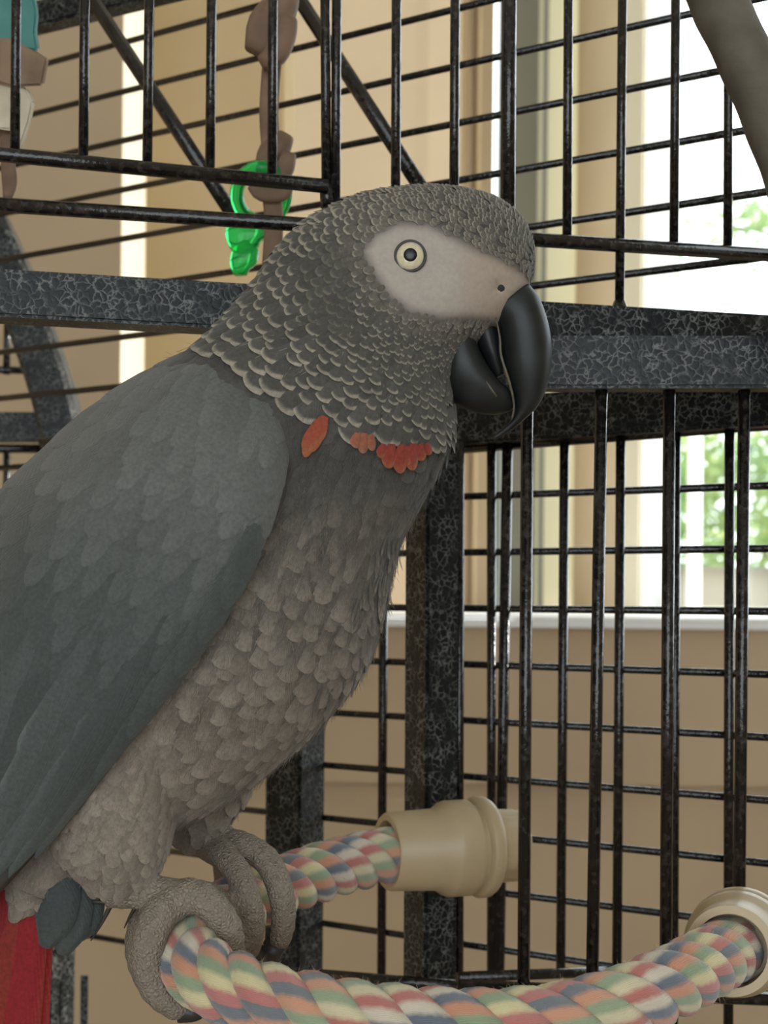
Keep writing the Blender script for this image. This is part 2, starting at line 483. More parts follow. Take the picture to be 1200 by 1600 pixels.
# posts (run down to the floor as the cage stand)
def post(x, ytop, Y, size, ang, zb=0.0):
    p = P(x, ytop, Y); q = P(x - 5, 1600, Y)
    d = (q - p); q = p + d*((zb - p.z)/d.z)
    return beam('post', p, q, size, size, (math.cos(ang), math.sin(ang), 0), M['cage'], cage)
post(676, 690, 0.662, 0.0172, math.radians(34))
post(463, 1000, YS(463)-0.012, 0.0210, math.radians(-33))
post(82, 1300, YS(82)-0.012, 0.0195, math.radians(-33))
post(1420, 560, 0.565, 0.016, math.radians(34))
rod('post_edge', P(718, 690, .664), P(717, 1550, .664), 0.0020, M['wire'], cage)
beam('short_strap', P(132, 1524, YS(130)-.006), P(129, 1800, YS(130)-.006), 0.004, 0.0015, (1, 0, 0), M['cage'], cage, 0.0003)
# lower rails
rod('bottom_rail', P(490, 1522, .66), P(725, 1541, .63), 0.0024, M['wire'], cage)
rod('bottom_rail', P(715, 1541, YA), P(1330, 1566, YA), 0.0026, M['wire'], cage)
rod('grate_rail', P(715, 1527, .60), P(1060, 1514, .66), 0.0022, M['wire'], cage)
rod('grate_rail', P(1000, 1545, .64), P(1300, 1560, .60), 0.0022, M['wire'], cage)
# braces of the dome seen behind the bars
def strut(name, a, b, r):
    return rod(name, a, b, r, M['wire'], cage)
strut('dome_brace', P(128, -25, .70), P(372, 348, .66), 0.0034)
strut('dome_brace', P(452, -25, .69), P(662, 300, .65), 0.0034)
# arched dome tubes
def arch(pts, w_, name='dome_arch'):
    pts = [Vector(p) for p in catmull(pts, 6)]
    fr = frames(pts, Vector((0, 1, 0))); rings = []
    for p, (t, n, b) in zip(pts, fr):
        h = w_/2; cbev = h*0.75
        sh = [(h, cbev), (cbev, h), (-cbev, h), (-h, cbev), (-h, -cbev), (-cbev, -h), (cbev, -h), (h, -cbev)]
        rings.append([np.array(p + n*x + b*y) for x, y in sh])
    vs, fs = rings_mesh(name, rings)
    return child(link(name, mesh(name, vs, fs), M['cage']), cage)
arch([P(-60, 270, .88), P(-10, 370, .88), P(25, 450, .88), P(55, 530, .88), P(82, 610, .88), P(98, 680, .88), P(108, 760, .88), P(112, 860, .88)], 0.0235)
beam('rear_tube', P(-120, 668, .90), P(100, 668, .90), 0.0170, 0.012, (0, 0, 1), M['cage'], cage)
rod('rear_rail', P(-120, 701, .90), P(100, 701, .90), 0.0026, M['wire'], cage)
rod('rear_wire', P(12, 480, .91), P(10, 585, .91), 0.0022, M['wire'], cage)
rod('rear_wire', P(-60, 577, .91), P(60, 579, .91), 0.0022, M['wire'], cage)
rod('rear_wire', P(11, 700, .91), P(10, 800, .91), 0.0022, M['wire'], cage)
beam('rear_tube', P(20, 38, .78), P(330, -38, .745), 0.013, 0.012, (0, 0, 1), M['cage'], cage)

# big arched perch branch at the upper right
M['branch'] = mat_plain('grey_brown_branch', (0.105, 0.092, 0.070, 1), 0.8, 0.35, 60, 0.6)
bp_ = catmull([P(1045, -190, .515), P(1092, -70, .515), P(1123, 5, .515), P(1166, 95, .515), P(1208, 195, .515), P(1248, 310, .515), P(1275, 450, .52), P(1285, 585, .542)], 6)
rr = [0.0094 + 0.0002*math.sin(i*1.1) for i in range(len(bp_))]
vs, fs = tube([Vector(p) for p in bp_], rr, 18)
tag(link('arched_perch', mesh('arched_perch', vs, fs), M['branch'], None, True), 'thick grey brown arched branch curving down beside the window bars', 'branch')

# ------------------------------------------------------------------ rope perch
perch = empty('rope_perch', P(700, 1600, .50))
tag(perch, 'multicoloured twisted cotton rope perch with cream plastic end caps', 'perch')
rope_px = [(668,1328,.634),(632,1331,.622),(560,1346,.603),(490,1366,.582),(425,1390,.560),(372,1414,.537),(328,1448,.512),(300,1488,.484),(322,1524,.464),
           (400,1558,.452),(500,1582,.446),(600,1597,.443),(700,1604,.442),(800,1604,.444),(900,1590,.450),(985,1564,.460),(1060,1530,.478),(1110,1502,.500),(1140,1484,.524),(1148,1478,.536)]
rope_w = [P(*p) for p in rope_px]
rc = [Vector(p) for p in catmull(rope_w, 14)]
# resample evenly
def resample(pts, step):
    out = [pts[0].copy()]; acc = 0.0; last = pts[0]
    for p in pts[1:]:
        d = (p-last).length
        while acc + d >= step:
            t = (step-acc)/d; last = last.lerp(p, t); out.append(last.copy()); d = (p-last).length; acc = 0.0
        acc += d; last = p
    return out
rc = resample(rc, 0.0018)
rfr = frames(rc)
NS = 4; R_OFF = 0.0062; R_S = 0.0053; TW = 0.050; SEG = 14
def mat_rope():
    m, nt, b = new_mat('multicolour_cotton')
    uv = nd(nt, 'ShaderNodeUVMap', uv_map='UVMap')
    sp = nd(nt, 'ShaderNodeSeparateXYZ'); nt.links.new(uv.outputs['UV'], sp.inputs[0])
    geo = nd(nt, 'ShaderNodeNewGeometry'); nz = nd(nt, 'ShaderNodeTexNoise', Scale=500.0, Detail=4.0)
    nt.links.new(geo.outputs['Position'], nz.inputs['Vector'])
    ma = nd(nt, 'ShaderNodeMath', operation='MULTIPLY_ADD'); ma.inputs[1].default_value = 0.03
    nt.links.new(nz.outputs['Fac'], ma.inputs[0]); nt.links.new(sp.outputs['X'], ma.inputs[2])
    fr = nd(nt, 'ShaderNodeMath', operation='FRACT'); nt.links.new(ma.outputs[0], fr.inputs[0])
    cols = [rgb(124,128,134), rgb(212,158,130), rgb(158,172,142), rgb(218,206,172), rgb(192,122,114), rgb(216,204,186), rgb(112,120,132), rgb(208,150,122), rgb(150,166,136), rgb(220,208,164), rgb(194,128,122)]
    n = len(cols); st = []
    for i, cc in enumerate(cols):
        st.append((i/n + 0.02, cc)); st.append(((i+1)/n - 0.02, cc))
    r = ramp(nt, st); nt.links.new(fr.outputs[0], r.inputs['Fac'])
    nt.links.new(r.outputs['Color'], b.inputs['Base Color'])
    b.inputs['Roughness'].default_value = 0.95; b.inputs['Sheen Weight'].default_value = 0.4
    b.inputs['Specular IOR Level'].default_value = 0.1
    wv = nd(nt, 'ShaderNodeTexWave', Scale=26.0, Distortion=1.0)
    mpn = nd(nt, 'ShaderNodeCombineXYZ'); nt.links.new(sp.outputs['X'], mpn.inputs[0]); nt.links.new(mpn.outputs[0], wv.inputs['Vector'])
    ad = nd(nt, 'ShaderNodeMath', operation='ADD'); nt.links.new(nz.outputs['Fac'], ad.inputs[0]); nt.links.new(wv.outputs['Fac'], ad.inputs[1])
    bp = nd(nt, 'ShaderNodeBump', Strength=0.45, Distance=0.0007); nt.links.new(ad.outputs[0], bp.inputs['Height']); nt.links.new(bp.outputs['Normal'], b.inputs['Normal'])
    return m
M['rope'] = mat_rope()
fuzz_v = []; fuzz_f = []; fuzz_uv = []
for s in range(NS):
    ctr = []; rad = []
    for i, (p, (t, n, b)) in enumerate(zip(rc, rfr)):
        a = 2*math.pi*(i*0.0018/TW + s/NS)
        d = n*math.cos(a) + b*math.sin(a)
        ctr.append(p + d*R_OFF); rad.append(d)
    vs = []; fs = []; uvs = []
    N = len(ctr)
    cc = np.zeros((N, SEG+1))
    for i in range(N):
        t = (ctr[min(N-1, i+1)] - ctr[max(0, i-1)]).normalized()
        d = (rad[i] - t*rad[i].dot(t)).normalized(); e = t.cross(d)
        for k in range(SEG):
            u = 2*math.pi*k/SEG + math.pi
            rr_ = R_S*(1.0 + 0.02*math.sin(3*u + i*.4))
            vs.append(ctr[i] + (d*math.cos(u) + e*math.sin(u))*rr_)
        for k in range(SEG+1):
            cc[i, k] = (k/SEG - 0.5) + i*0.0018*1.43/0.026 + s*0.37
    for i in range(N-1):
        for k in range(SEG):
            a = i*SEG+k; b = i*SEG+(k+1) % SEG
            fs.append((a, b, b+SEG, a+SEG))
            uvs += [(cc[i,k]*0.60, 0), (cc[i,k+1]*0.60, 0), (cc[i+1,k+1]*0.60, 1), (cc[i+1,k]*0.60, 1)]
    me = mesh('rope_strand', vs, fs)
    ul = me.uv_layers.new(name='UVMap'); ul.data.foreach_set('uv', np.array(uvs).ravel())
    child(link('rope_strand', me, M['rope'], None, True), perch)
    # short loose fibres
    for _ in range(1500):
        i = rng.integers(2, N-2); k = rng.integers(0, SEG)
        p = vs[i*SEG+k]; nrm = (p - ctr[i]).normalized()
        if (p - rc[i]).dot(rad[i]) < 0.3*R_OFF: continue
        dr = (nrm*0.55 + Vector(rng.normal(0, .6, 3))).normalized(); L = rng.uniform(.0008, .0026)
        sd_ = dr.orthogonal().normalized()*0.00007
        j = len(fuzz_v); fuzz_v += [p - sd_, p + sd_, p + dr*L + nrm*0.0002]; fuzz_f.append((j, j+1, j+2))
        fuzz_uv += [(cc[i,k]*0.60, 0)]*3
me = mesh('rope_fibres', fuzz_v, fuzz_f); ul = me.uv_layers.new(name='UVMap'); ul.data.foreach_set('uv', np.array(fuzz_uv).ravel())
fo = child(link('rope_fibres', me, M['rope']), perch); fo['kind'] = 'stuff'

M['cap'] = mat_plain('cream_plastic', (0.48, 0.37, 0.225, 1), 0.42, 0.05, 50, 0.1)
M['steel'] = mat_plain('zinc_bolt', (0.5, 0.5, 0.5, 1), 0.35)
def lathe(name, prof, p0, p1, mat, seg=40, lobes=None):
    """revolve (axial, radius) profile, axial 0..1 along p0->p1"""
    ax = (p1-p0); L = ax.length; t = ax.normalized(); n = t.orthogonal().normalized(); b = t.cross(n)
    rings = []
    for i, (s, r) in enumerate(prof):
        ring = []
        for k in range(seg):
            a = 2*math.pi*k/seg; rr = r
            if lobes and s > lobes[0] and r > 0.006:
                rr = r*(1 - lobes[1]*(0.5+0.5*math.cos(8*a))**6)
            ring.append(np.array(p0 + ax*s + (n*math.cos(a)+b*math.sin(a))*rr))
        rings.append(ring)
    vs, fs = rings_mesh(name, rings, cap=True)
    o = link(name, mesh(name, vs, fs), mat, None, True)
    md = o.modifiers.new('edge', 'EDGE_SPLIT'); md.split_angle = math.radians(40)
    return o
r0 = 0.0385/2
prof = [(0.10, .0118), (0.0, .0125), (0.0, .0150), (0.015, .0157), (0.36, .0166), (0.42, .0190), (0.45, .0196), (0.60, .0196), (0.615, .0176), (0.65, .0176), (0.665, .0203), (0.675, .0207), (0.73, .0207), (0.755, .0198), (0.765, .0153), (0.985, .0150), (1.0, .0142), (1.0, .004)]
m0 = P(604, 1331, .618); m1 = P(808, 1320, .640)
child(lathe('end_cap', prof, m0, m1, M['cap'], 48, (0.77, 0.07)), perch)
ax = (m1-m0).normalized()
child(lathe('bolt', [(0, .003), (1, .003)], P(800, 1320, .64), P(792, 1319, .682), M['steel'], 12), perch)
prof2 = [(0.0, .0122), (0.0, .0150), (0.06, .0157), (0.40, .0160), (0.45, .0178), (0.50, .0182), (0.62, .0182), (0.66, .0172), (0.70, .0186), (0.80, .0190), (0.86, .0186), (0.88, .015), (1.0, .0148), (1.0, .003)]
n0 = P(1141, 1486, .512); n1 = P(1160, 1466, .5565)
child(lathe('end_cap', [(0.3, .0118)] + prof2, n0, n1, M['cap'], 48), perch)
ax2 = (n1-n0).normalized()
child(lathe('bolt', [(0, .003), (1, .003)], n1 - ax2*.004, n1 + ax2*.02, M['steel'], 12), perch)

# ------------------------------------------------------------------ hanging toys
M['leather'] = mat_plain('brown_leather', (0.20, 0.125, 0.080, 1), 0.75, 0.25, 90, 0.4)
M['wood'] = mat_plain('weathered_wood', (0.24, 0.16, 0.10, 1), 0.8, 0.3, 70, 0.4)
M['palewood'] = mat_plain('bleached_wood', (0.52, 0.45, 0.33, 1), 0.8, 0.2, 60, 0.3)
M['tealwood'] = mat_plain('teal_dyed_wood', (0.06, 0.20, 0.18, 1), 0.7, 0.25, 50, 0.2)
def mat_green():
    m, nt, b = new_mat('green_translucent_plastic')
    b.inputs['Base Color'].default_value = (0.06, 0.85, 0.22, 1)
    b.inputs['Roughness'].default_value = 0.12
    b.inputs['Transmission Weight'].default_value = 0.8
    b.inputs['IOR'].default_value = 1.3
    b.inputs['Subsurface Weight'].default_value = 0.0
    return m
M['green'] = mat_green()

def blob(name, pts, wid, th, mat, parent, side=Vector((1, 0, 0)), sub=3):
    """strap / block lofted along pts with given widths and thicknesses"""
    pts_ = [np.array([*p, w_, t_]) for p, w_, t_ in zip(pts, wid, th)]
    q = catmull(pts_, sub); rings = []
    ps = [Vector(a[:3]) for a in q]; fr = frames(ps, Vector((1, 0, 0)))
    for a, p, (t, n, b) in zip(q, ps, fr):
        ring = []
        for k in range(12):
            an = 2*math.pi*k/12; cx = math.copysign(abs(math.cos(an))**0.6, math.cos(an)); sy = math.copysign(abs(math.sin(an))**0.6, math.sin(an))
            ring.append(np.array(p + n*cx*a[3]/2 + b*sy*a[4]/2))
        rings.append(ring)
    vs, fs = rings_mesh(name, rings)
    return child(link(name, mesh(name, vs, fs), mat, None, True), parent)

YTOY = 0.625
px = YTOY/F
toy = empty('leather_strap_toy', P(428, 400, YTOY)); tag(toy, 'brown knotted leather strap hanging behind the cage bars', 'toy')
blob('strap', [P(x, y, YTOY) for x, y in ((428,-160),(430,-60),(432,20),(424,110),(420,180),(424,240),(424,300),(428,345),(424,420))], [30*px]*9, [.003]*9, M['leather'], toy)
blob('knot', [P(x, y, YTOY-.004) for x, y in ((448,-18),(440,10),(415,45),(398,82))], [40*px,52*px,60*px,34*px], [.010,.013,.013,.008], M['leather'], toy)
blob('knot', [P(x, y, YTOY-.007) for x, y in ((452,30),(446,55),(430,85),(408,100))], [26*px,34*px,36*px,22*px], [.007,.009,.009,.006], M['leather'], toy)
blob('knot', [P(x, y, YTOY-.004) for x, y in ((448,212),(438,228),(420,240),(410,265))], [24*px,34*px,34*px,26*px], [.008,.010,.010,.006], M['leather'], toy)
blob('knot', [P(x, y, YTOY-.006) for x, y in ((452,240),(446,262),(436,285))], [22*px,28*px,18*px], [.006,.008,.005], M['leather'], toy)
blob('strap_end', [P(x, y, YTOY-.003) for x, y in ((394,288),(410,300),(440,300),(452,290))], [20*px,30*px,30*px,16*px], [.004]*4, M['leather'], toy)

ring = empty('green_plastic_charm', P(405, 430, YTOY)); tag(ring, 'bright green translucent plastic ring charm hanging on the leather strap', 'toy')
rp = [P(408 + 38*math.cos(a), 304 + 42*math.sin(a), YTOY+0.012*math.sin(a)+.002) for a in np.linspace(0, 2*math.pi, 33)]
vs, fs = tube(rp, 11*px, 12); child(link('ring', mesh('ring', vs, fs), M['green'], None, True), ring)
blob('charm_lobe', [P(x, y, YTOY+.012) for x, y in ((384,346),(384,362),(386,380),(392,392))], [52*px,66*px,58*px,30*px], [.006,.009,.009,.006], M['green'], ring)
blob('charm_lobe', [P(x, y, YTOY+.010) for x, y in ((394,384),(384,398),(376,414),(376,430))], [30*px,44*px,36*px,20*px], [.006,.008,.008,.004], M['green'], ring)

YW = 0.60; pw = YW/F
wt = empty('wooden_block_toy', P(10, 320, YW)); tag(wt, 'hanging toy of teal and natural wood blocks strung on a brown strap', 'toy')
blob('strap', [P(12, -160, YW), P(10, 100, YW), P(12, 240, YW), P(15, 285, YW), P(11, 312, YW)], [.004,.004,.0055,.006,.003], [.003]*5, M['leather'], wt)
def block(name, corners_px, th, mat, Yc=YW):
    f = [P(x, y, Yc - th/2) for x, y in corners_px]; bk = [P(x*0.985+4, y, Yc + th/2) for x, y in corners_px]
    n = len(f); vs = f + bk
    fs = [tuple(range(n-1, -1, -1)), tuple(range(n, 2*n))] + [(i, (i+1) % n, n+(i+1) % n, n+i) for i in range(n)]
    me = mesh(name, vs, fs); bm = bmesh.new(); bm.from_mesh(me); bmesh.ops.recalc_face_normals(bm, faces=bm.faces[:])
    bmesh.ops.bevel(bm, geom=bm.edges[:], offset=.0009, segments=2, affect='EDGES'); bm.to_mesh(me); bm.free()
    return child(link(name, me, mat), wt)
block('block', [(-40,-60),(40,-60),(58,20),(55,50),(60,80),(-40,70)], .016, M['tealwood'])
block('block', [(-50,58),(18,60),(74,92),(66,134),(20,136),(-50,120)], .018, M['wood'])
block('block', [(-40,120),(14,128),(40,137),(52,160),(46,190),(32,232),(18,238),(20,205),(-40,196)], .014, M['palewood'])
block('block', [(-40,190),(18,206),(14,238),(-40,240)], .010, M['wood'], YW+.01)

# ------------------------------------------------------------------ parrot
YB = 0.50
bird = empty('parrot', P(300, 1440, .50))
tag(bird, 'grey parrot with white face, hooked black beak and red tail standing on the rope', 'parrot')
ppx = YB/F

def loft_pairs(pairs, sub=5, seg=40, sq=1.0):
    """pairs: (Lx,Ly,Rx,Ry, half_depth_m, Yc [, shift]) sections between two contour points"""
    q = catmull([np.array(p, float) for p in pairs], sub); rings = []
    for a in q:
        L = P(a[0], a[1], a[5]); R = P(a[2], a[3], a[5]); cxy = (L+R)/2; h = (R-L)/2; dpt = Vector((0, 1, 0))*a[4]
        ring = []
        for k in range(seg):
            an = 2*math.pi*k/seg; cs, sn = math.cos(an), math.sin(an)
            cs = math.copysign(abs(cs)**sq, cs); sn = math.copysign(abs(sn)**sq, sn)
            ring.append(np.array(cxy + h*cs + dpt*sn))
        rings.append(ring)
    return rings_mesh('', rings)

body_pairs = [
 (632,300,700,297,.006,.50),(560,312,770,312,.014,.50),(506,334,816,345,.019,.50),(464,362,834,392,.0215,.50),(430,398,830,440,.023,.50),
 (400,440,800,494,.024,.50),(362,486,738,545,.0255,.50),(330,522,708,596,.0300,.50),(285,558,712,646,.0335,.50),(225,598,704,700,.0345,.50),
 (150,650,668,770,.0365,.50),(85,706,630,842,.039,.50),(30,768,612,905,.041,.50),(0,850,598,970,.042,.50),(-15,940,572,1040,.042,.50),
 (-20,1035,520,1112,.040,.50),(-10,1130,452,1180,.036,.50),(0,1220,372,1240,.030,.50),(5,1300,250,1310,.022,.50),(5,1360,130,1372,.014,.495),(12,1410,90,1410,.008,.49)]
parts = [loft_pairs(body_pairs)]
# near thigh, far thigh
parts.append(loft_pairs([(140,1080,335,1070,.014,.486),(120,1150,305,1140,.0200,.484),(95,1215,284,1210,.0215,.483),(80,1275,277,1270,.0205,.483),(88,1325,265,1320,.0180,.482),(118,1362,250,1356,.0135,.481),(140,1388,238,1380,.009,.480),(165,1402,222,1394,.004,.480)]))
parts.append(loft_pairs([(240,1090,420,1080,.016,.527),(245,1170,405,1165,.018,.529),(255,1230,392,1225,.017,.530),(265,1275,368,1270,.014,.531),(278,1310,345,1305,.009,.532),(290,1335,325,1330,.004,.533)]))
# scaly legs and toes: each a tapering tube (px, Y, radius m)
def toe(pts):
    q = catmull([np.array([*P(x, y, Y), r]) for x, y, Y, r in pts], 10)
    pts = [Vector(a[:3]) for a in q]; acc = 0.0; rr = []
    for i, a in enumerate(q):
        if i: acc += (pts[i]-pts[i-1]).length
        rr.append(a[3]*(0.93 + 0.07*math.sin(acc/0.0042*2*math.pi)))
    return pts, rr
toes = [
 # near foot: shank, two toes over the right side, two toes down the left side
 toe([(165,1392,.478,.0058),(210,1394,.479,.0058),(250,1396,.480,.0058),(284,1404,.481,.0066)]),
 toe([(272,1402,.480,.0062),(306,1400,.478,.0060),(338,1424,.477,.0056),(358,1456,.478,.0050),(364,1492,.482,.0042)]),
 toe([(280,1404,.486,.0058),(318,1400,.496,.0056),(352,1424,.503,.0052),(368,1462,.505,.0046),(366,1500,.504,.0038)]),
 toe([(292,1402,.480,.0062),(258,1420,.475,.0062),(236,1458,.471,.0060),(230,1502,.470,.0058),(240,1540,.470,.0054),(266,1568,.471,.0048),(292,1577,.473,.0042)]),
 toe([(276,1404,.486,.0056),(240,1420,.494,.0056),(220,1458,.498,.0054),(218,1496,.500,.0050),(232,1534,.500,.0044),(262,1556,.499,.0036)]),
 # far foot
 toe([(292,1300,.534,.0062),(318,1316,.534,.0062),(345,1326,.533,.0064)]),
 toe([(330,1318,.536,.0062),(374,1320,.527,.0056),(416,1344,.520,.0052),(438,1390,.515,.0050),(443,1436,.515,.0047),(436,1476,.519,.0040)]),
 toe([(328,1322,.532,.0060),(352,1340,.517,.0054),(376,1372,.507,.0051),(390,1414,.503,.0049),(394,1456,.506,.0046),(390,1488,.513,.0038)]),
 toe([(335,1318,.538,.0058),(350,1326,.552,.0054),(352,1360,.564,.0050),(356,1410,.566,.0046),(366,1446,.560,.0038)]),
]
for pts, rr in toes: parts.append(tube(pts, rr, 12))

vs = []; fs = []
for v, f in parts:
    o0 = len(vs); vs += v; fs += [tuple(i+o0 for i in ff) for ff in f]
me = mesh('body', vs, fs)
bm = bmesh.new(); bm.from_mesh(me); bmesh.ops.recalc_face_normals(bm, faces=bm.faces[:]); bm.to_mesh(me); bm.free()
body = bpy.data.objects.new('body', me); col.objects.link(body)
md = body.modifiers.new('remesh', 'REMESH'); md.mode = 'VOXEL'; md.voxel_size = 0.00115
md = body.modifiers.new('smooth', 'SMOOTH'); md.factor = 0.5; md.iterations = 6
dg = bpy.context.evaluated_depsgraph_get()
me2 = bpy.data.meshes.new_from_object(body.evaluated_get(dg))
body.modifiers.clear(); body.data = me2; me2.name = 'body'
child(body, bird)
nv = len(me2.vertices)
co = np.empty(nv*3); me2.vertices.foreach_get('co', co); co = co.reshape(-1, 3)
nor = np.empty(nv*3); me2.vertices.foreach_get('normal', nor); nor = nor.reshape(-1, 3)
R_ = np.array(RIGHT); U_ = np.array(UP); C_ = np.array(CAM)
def projn(co):
    d = co - C_; Y = d[:, 1]
    return HX + F*(d@R_)/Y, HY - F*(d@U_)/Y
def projb(co):
    """pixel of the point slid along depth to the bird's middle plane, so both sides of the head agree"""
    d = co - C_; Y = YB - np.abs(d[:, 1]-YB)
    return HX + F*(d@R_)/Y, HY - F*(d@U_)/Y

def poly_sd(px_, py_, poly):
    """signed distance in px: negative inside"""
    poly = np.array(poly, float); n = len(poly)
    dmin = np.full(px_.shape, 1e9); inside = np.zeros(px_.shape, bool)
    for i in range(n):
        a = poly[i]; b = poly[(i+1) % n]; e = b-a
        t = np.clip(((px_-a[0])*e[0]+(py_-a[1])*e[1])/(e@e), 0, 1)
        dmin = np.minimum(dmin, np.hypot(px_-(a[0]+t*e[0]), py_-(a[1]+t*e[1])))
        cond = ((a[1] > py_) != (b[1] > py_))
        with np.errstate(divide='ignore', invalid='ignore'):
            xi = (b[0]-a[0])*(py_-a[1])/(b[1]-a[1]+1e-12)+a[0]
        inside ^= cond & (px_ < xi)
    return np.where(inside, -dmin, dmin)
def sst(a, b, x):
    t = np.clip((x-a)/(b-a), 0, 1); return t*t*(3-2*t)

sx_, sy_ = projb(co)
dent = 0.0019*np.exp(-(((sx_-664)/30)**2 + ((sy_-418)/24)**2)) + 0.0010*np.exp(-(((sx_-622)/26)**2 + ((sy_-400)/28)**2)) + 0.0022*np.exp(-(((sx_-780)/8)**2 + ((sy_-448)/8)**2))
dent *= np.abs(nor[:, 1])*(np.abs(co[:, 1]-YB) > 0.004)
co[:, 1] += np.sign(YB-co[:, 1])*dent
me2.vertices.foreach_set('co', co.ravel()); me2.update()
me2.vertices.foreach_get('normal', _n := np.empty(nv*3)); nor = _n.reshape(-1, 3)
FACE = [(566,392),(584,366),(622,348),(668,350),(712,372),(752,392),(790,408),(822,428),(850,452),(840,490),(790,520),(762,500),(735,496),(690,497),(642,488),(606,460),(582,424)]
bx, by = projb(co)
face = poly_sd(bx, by, FACE)
face_m = 1 - sst(-16, 10, face)
# the face patch sits on the sides of the head only
toe_pts = np.array([list(p) for pts, rr in toes for p in pts]); toe_r = np.array([r for pts, rr in toes for r in rr])
foot_m = np.zeros(nv)
low = np.where(co[:, 2] < P(0, 1270, .5).z)[0]
dd = np.sqrt(((co[low][:, None, :]-toe_pts[None])**2).sum(2)) - toe_r[None]*1.0
foot_m[low] = 1 - sst(0.0008, 0.0026, dd.min(1))
foot_m[(bx < 215) & (by < 1398)] *= 0.0

def lerp(a, b, t): return a*(1-t)[:, None] + b*t[:, None]
base = np.tile(np.array([0.085, 0.080, 0.072]), (nv, 1))
belly = np.array([0.26, 0.225, 0.19])
base = lerp(base, np.tile(belly, (nv, 1)), sst(980, 1180, by))
skin = np.tile(np.array([0.40, 0.355, 0.31]), (nv, 1))
ed = np.hypot((bx-645)/1.0, (by-400)/1.0)
skin = lerp(skin, np.tile([0.38, 0.30, 0.235], (nv, 1)), sst(690, 760, bx)*0.75)
base = lerp(base, skin, face_m)
foot = np.tile(np.array([0.285, 0.238, 0.190]), (nv, 1))
base = lerp(base, foot, foot_m)
ca = me2.color_attributes.new('tint', 'FLOAT_COLOR', 'POINT')
ca.data.foreach_set('color', np.c_[base, foot_m].ravel())
me2.polygons.foreach_set('use_smooth', [True]*len(me2.polygons))

def mat_body():
    m, nt, b = new_mat('parrot_skin')
    at = nd(nt, 'ShaderNodeAttribute', attribute_name='tint')
    geo = nd(nt, 'ShaderNodeNewGeometry')
    vo = nd(nt, 'ShaderNodeTexVoronoi', feature='DISTANCE_TO_EDGE', Scale=820.0)
    nz = nd(nt, 'ShaderNodeTexNoise', Scale=700.0, Detail=4.0)
    nt.links.new(geo.outputs['Position'], vo.inputs['Vector']); nt.links.new(geo.outputs['Position'], nz.inputs['Vector'])
    # darker skin between the toe scales, with faint crease shade painted in
    r = ramp(nt, [(0.0, (0.9, 0.9, 0.9)), (0.14, (1, 1, 1)), (0.5, (1.15, 1.13, 1.1))])
    nt.links.new(vo.outputs['Distance'], r.inputs['Fac'])
    mul = nd(nt, 'ShaderNodeMixRGB', blend_type='MULTIPLY'); nt.links.new(at.outputs['Alpha'], mul.inputs['Fac'])
    nt.links.new(at.outputs['Color'], mul.inputs['Color1']); nt.links.new(r.outputs['Color'], mul.inputs['Color2'])
    r3 = ramp(nt, [(0.3, (0.93, 0.93, 0.93)), (0.7, (1.05, 1.05, 1.05))]); nt.links.new(nz.outputs['Fac'], r3.inputs['Fac'])
    m2 = nd(nt, 'ShaderNodeMixRGB', blend_type='MULTIPLY'); m2.inputs['Fac'].default_value = 1.0
    nt.links.new(mul.outputs['Color'], m2.inputs['Color1']); nt.links.new(r3.outputs['Color'], m2.inputs['Color2'])
    nt.links.new(m2.outputs['Color'], b.inputs['Base Color'])
    mh = nd(nt, 'ShaderNodeMath', operation='MULTIPLY'); nt.links.new(vo.outputs['Distance'], mh.inputs[0]); nt.links.new(at.outputs['Alpha'], mh.inputs[1])
    ma = nd(nt, 'ShaderNodeMath', operation='MULTIPLY_ADD'); nt.links.new(nz.outputs['Fac'], ma.inputs[0]); ma.inputs[1].default_value = 0.12; nt.links.new(mh.outputs[0], ma.inputs[2])
    bp = nd(nt, 'ShaderNodeBump', Strength=0.9, Distance=0.0015); nt.links.new(ma.outputs[0], bp.inputs['Height']); nt.links.new(bp.outputs['Normal'], b.inputs['Normal'])
    b.inputs['Roughness'].default_value = 0.7; b.inputs['Specular IOR Level'].default_value = 0.25
    return m
me2.materials.clear(); me2.materials.append(mat_body())
bvh = BVHTree.FromPolygons([tuple(v) for v in co], [tuple(p.vertices) for p in me2.polygons])

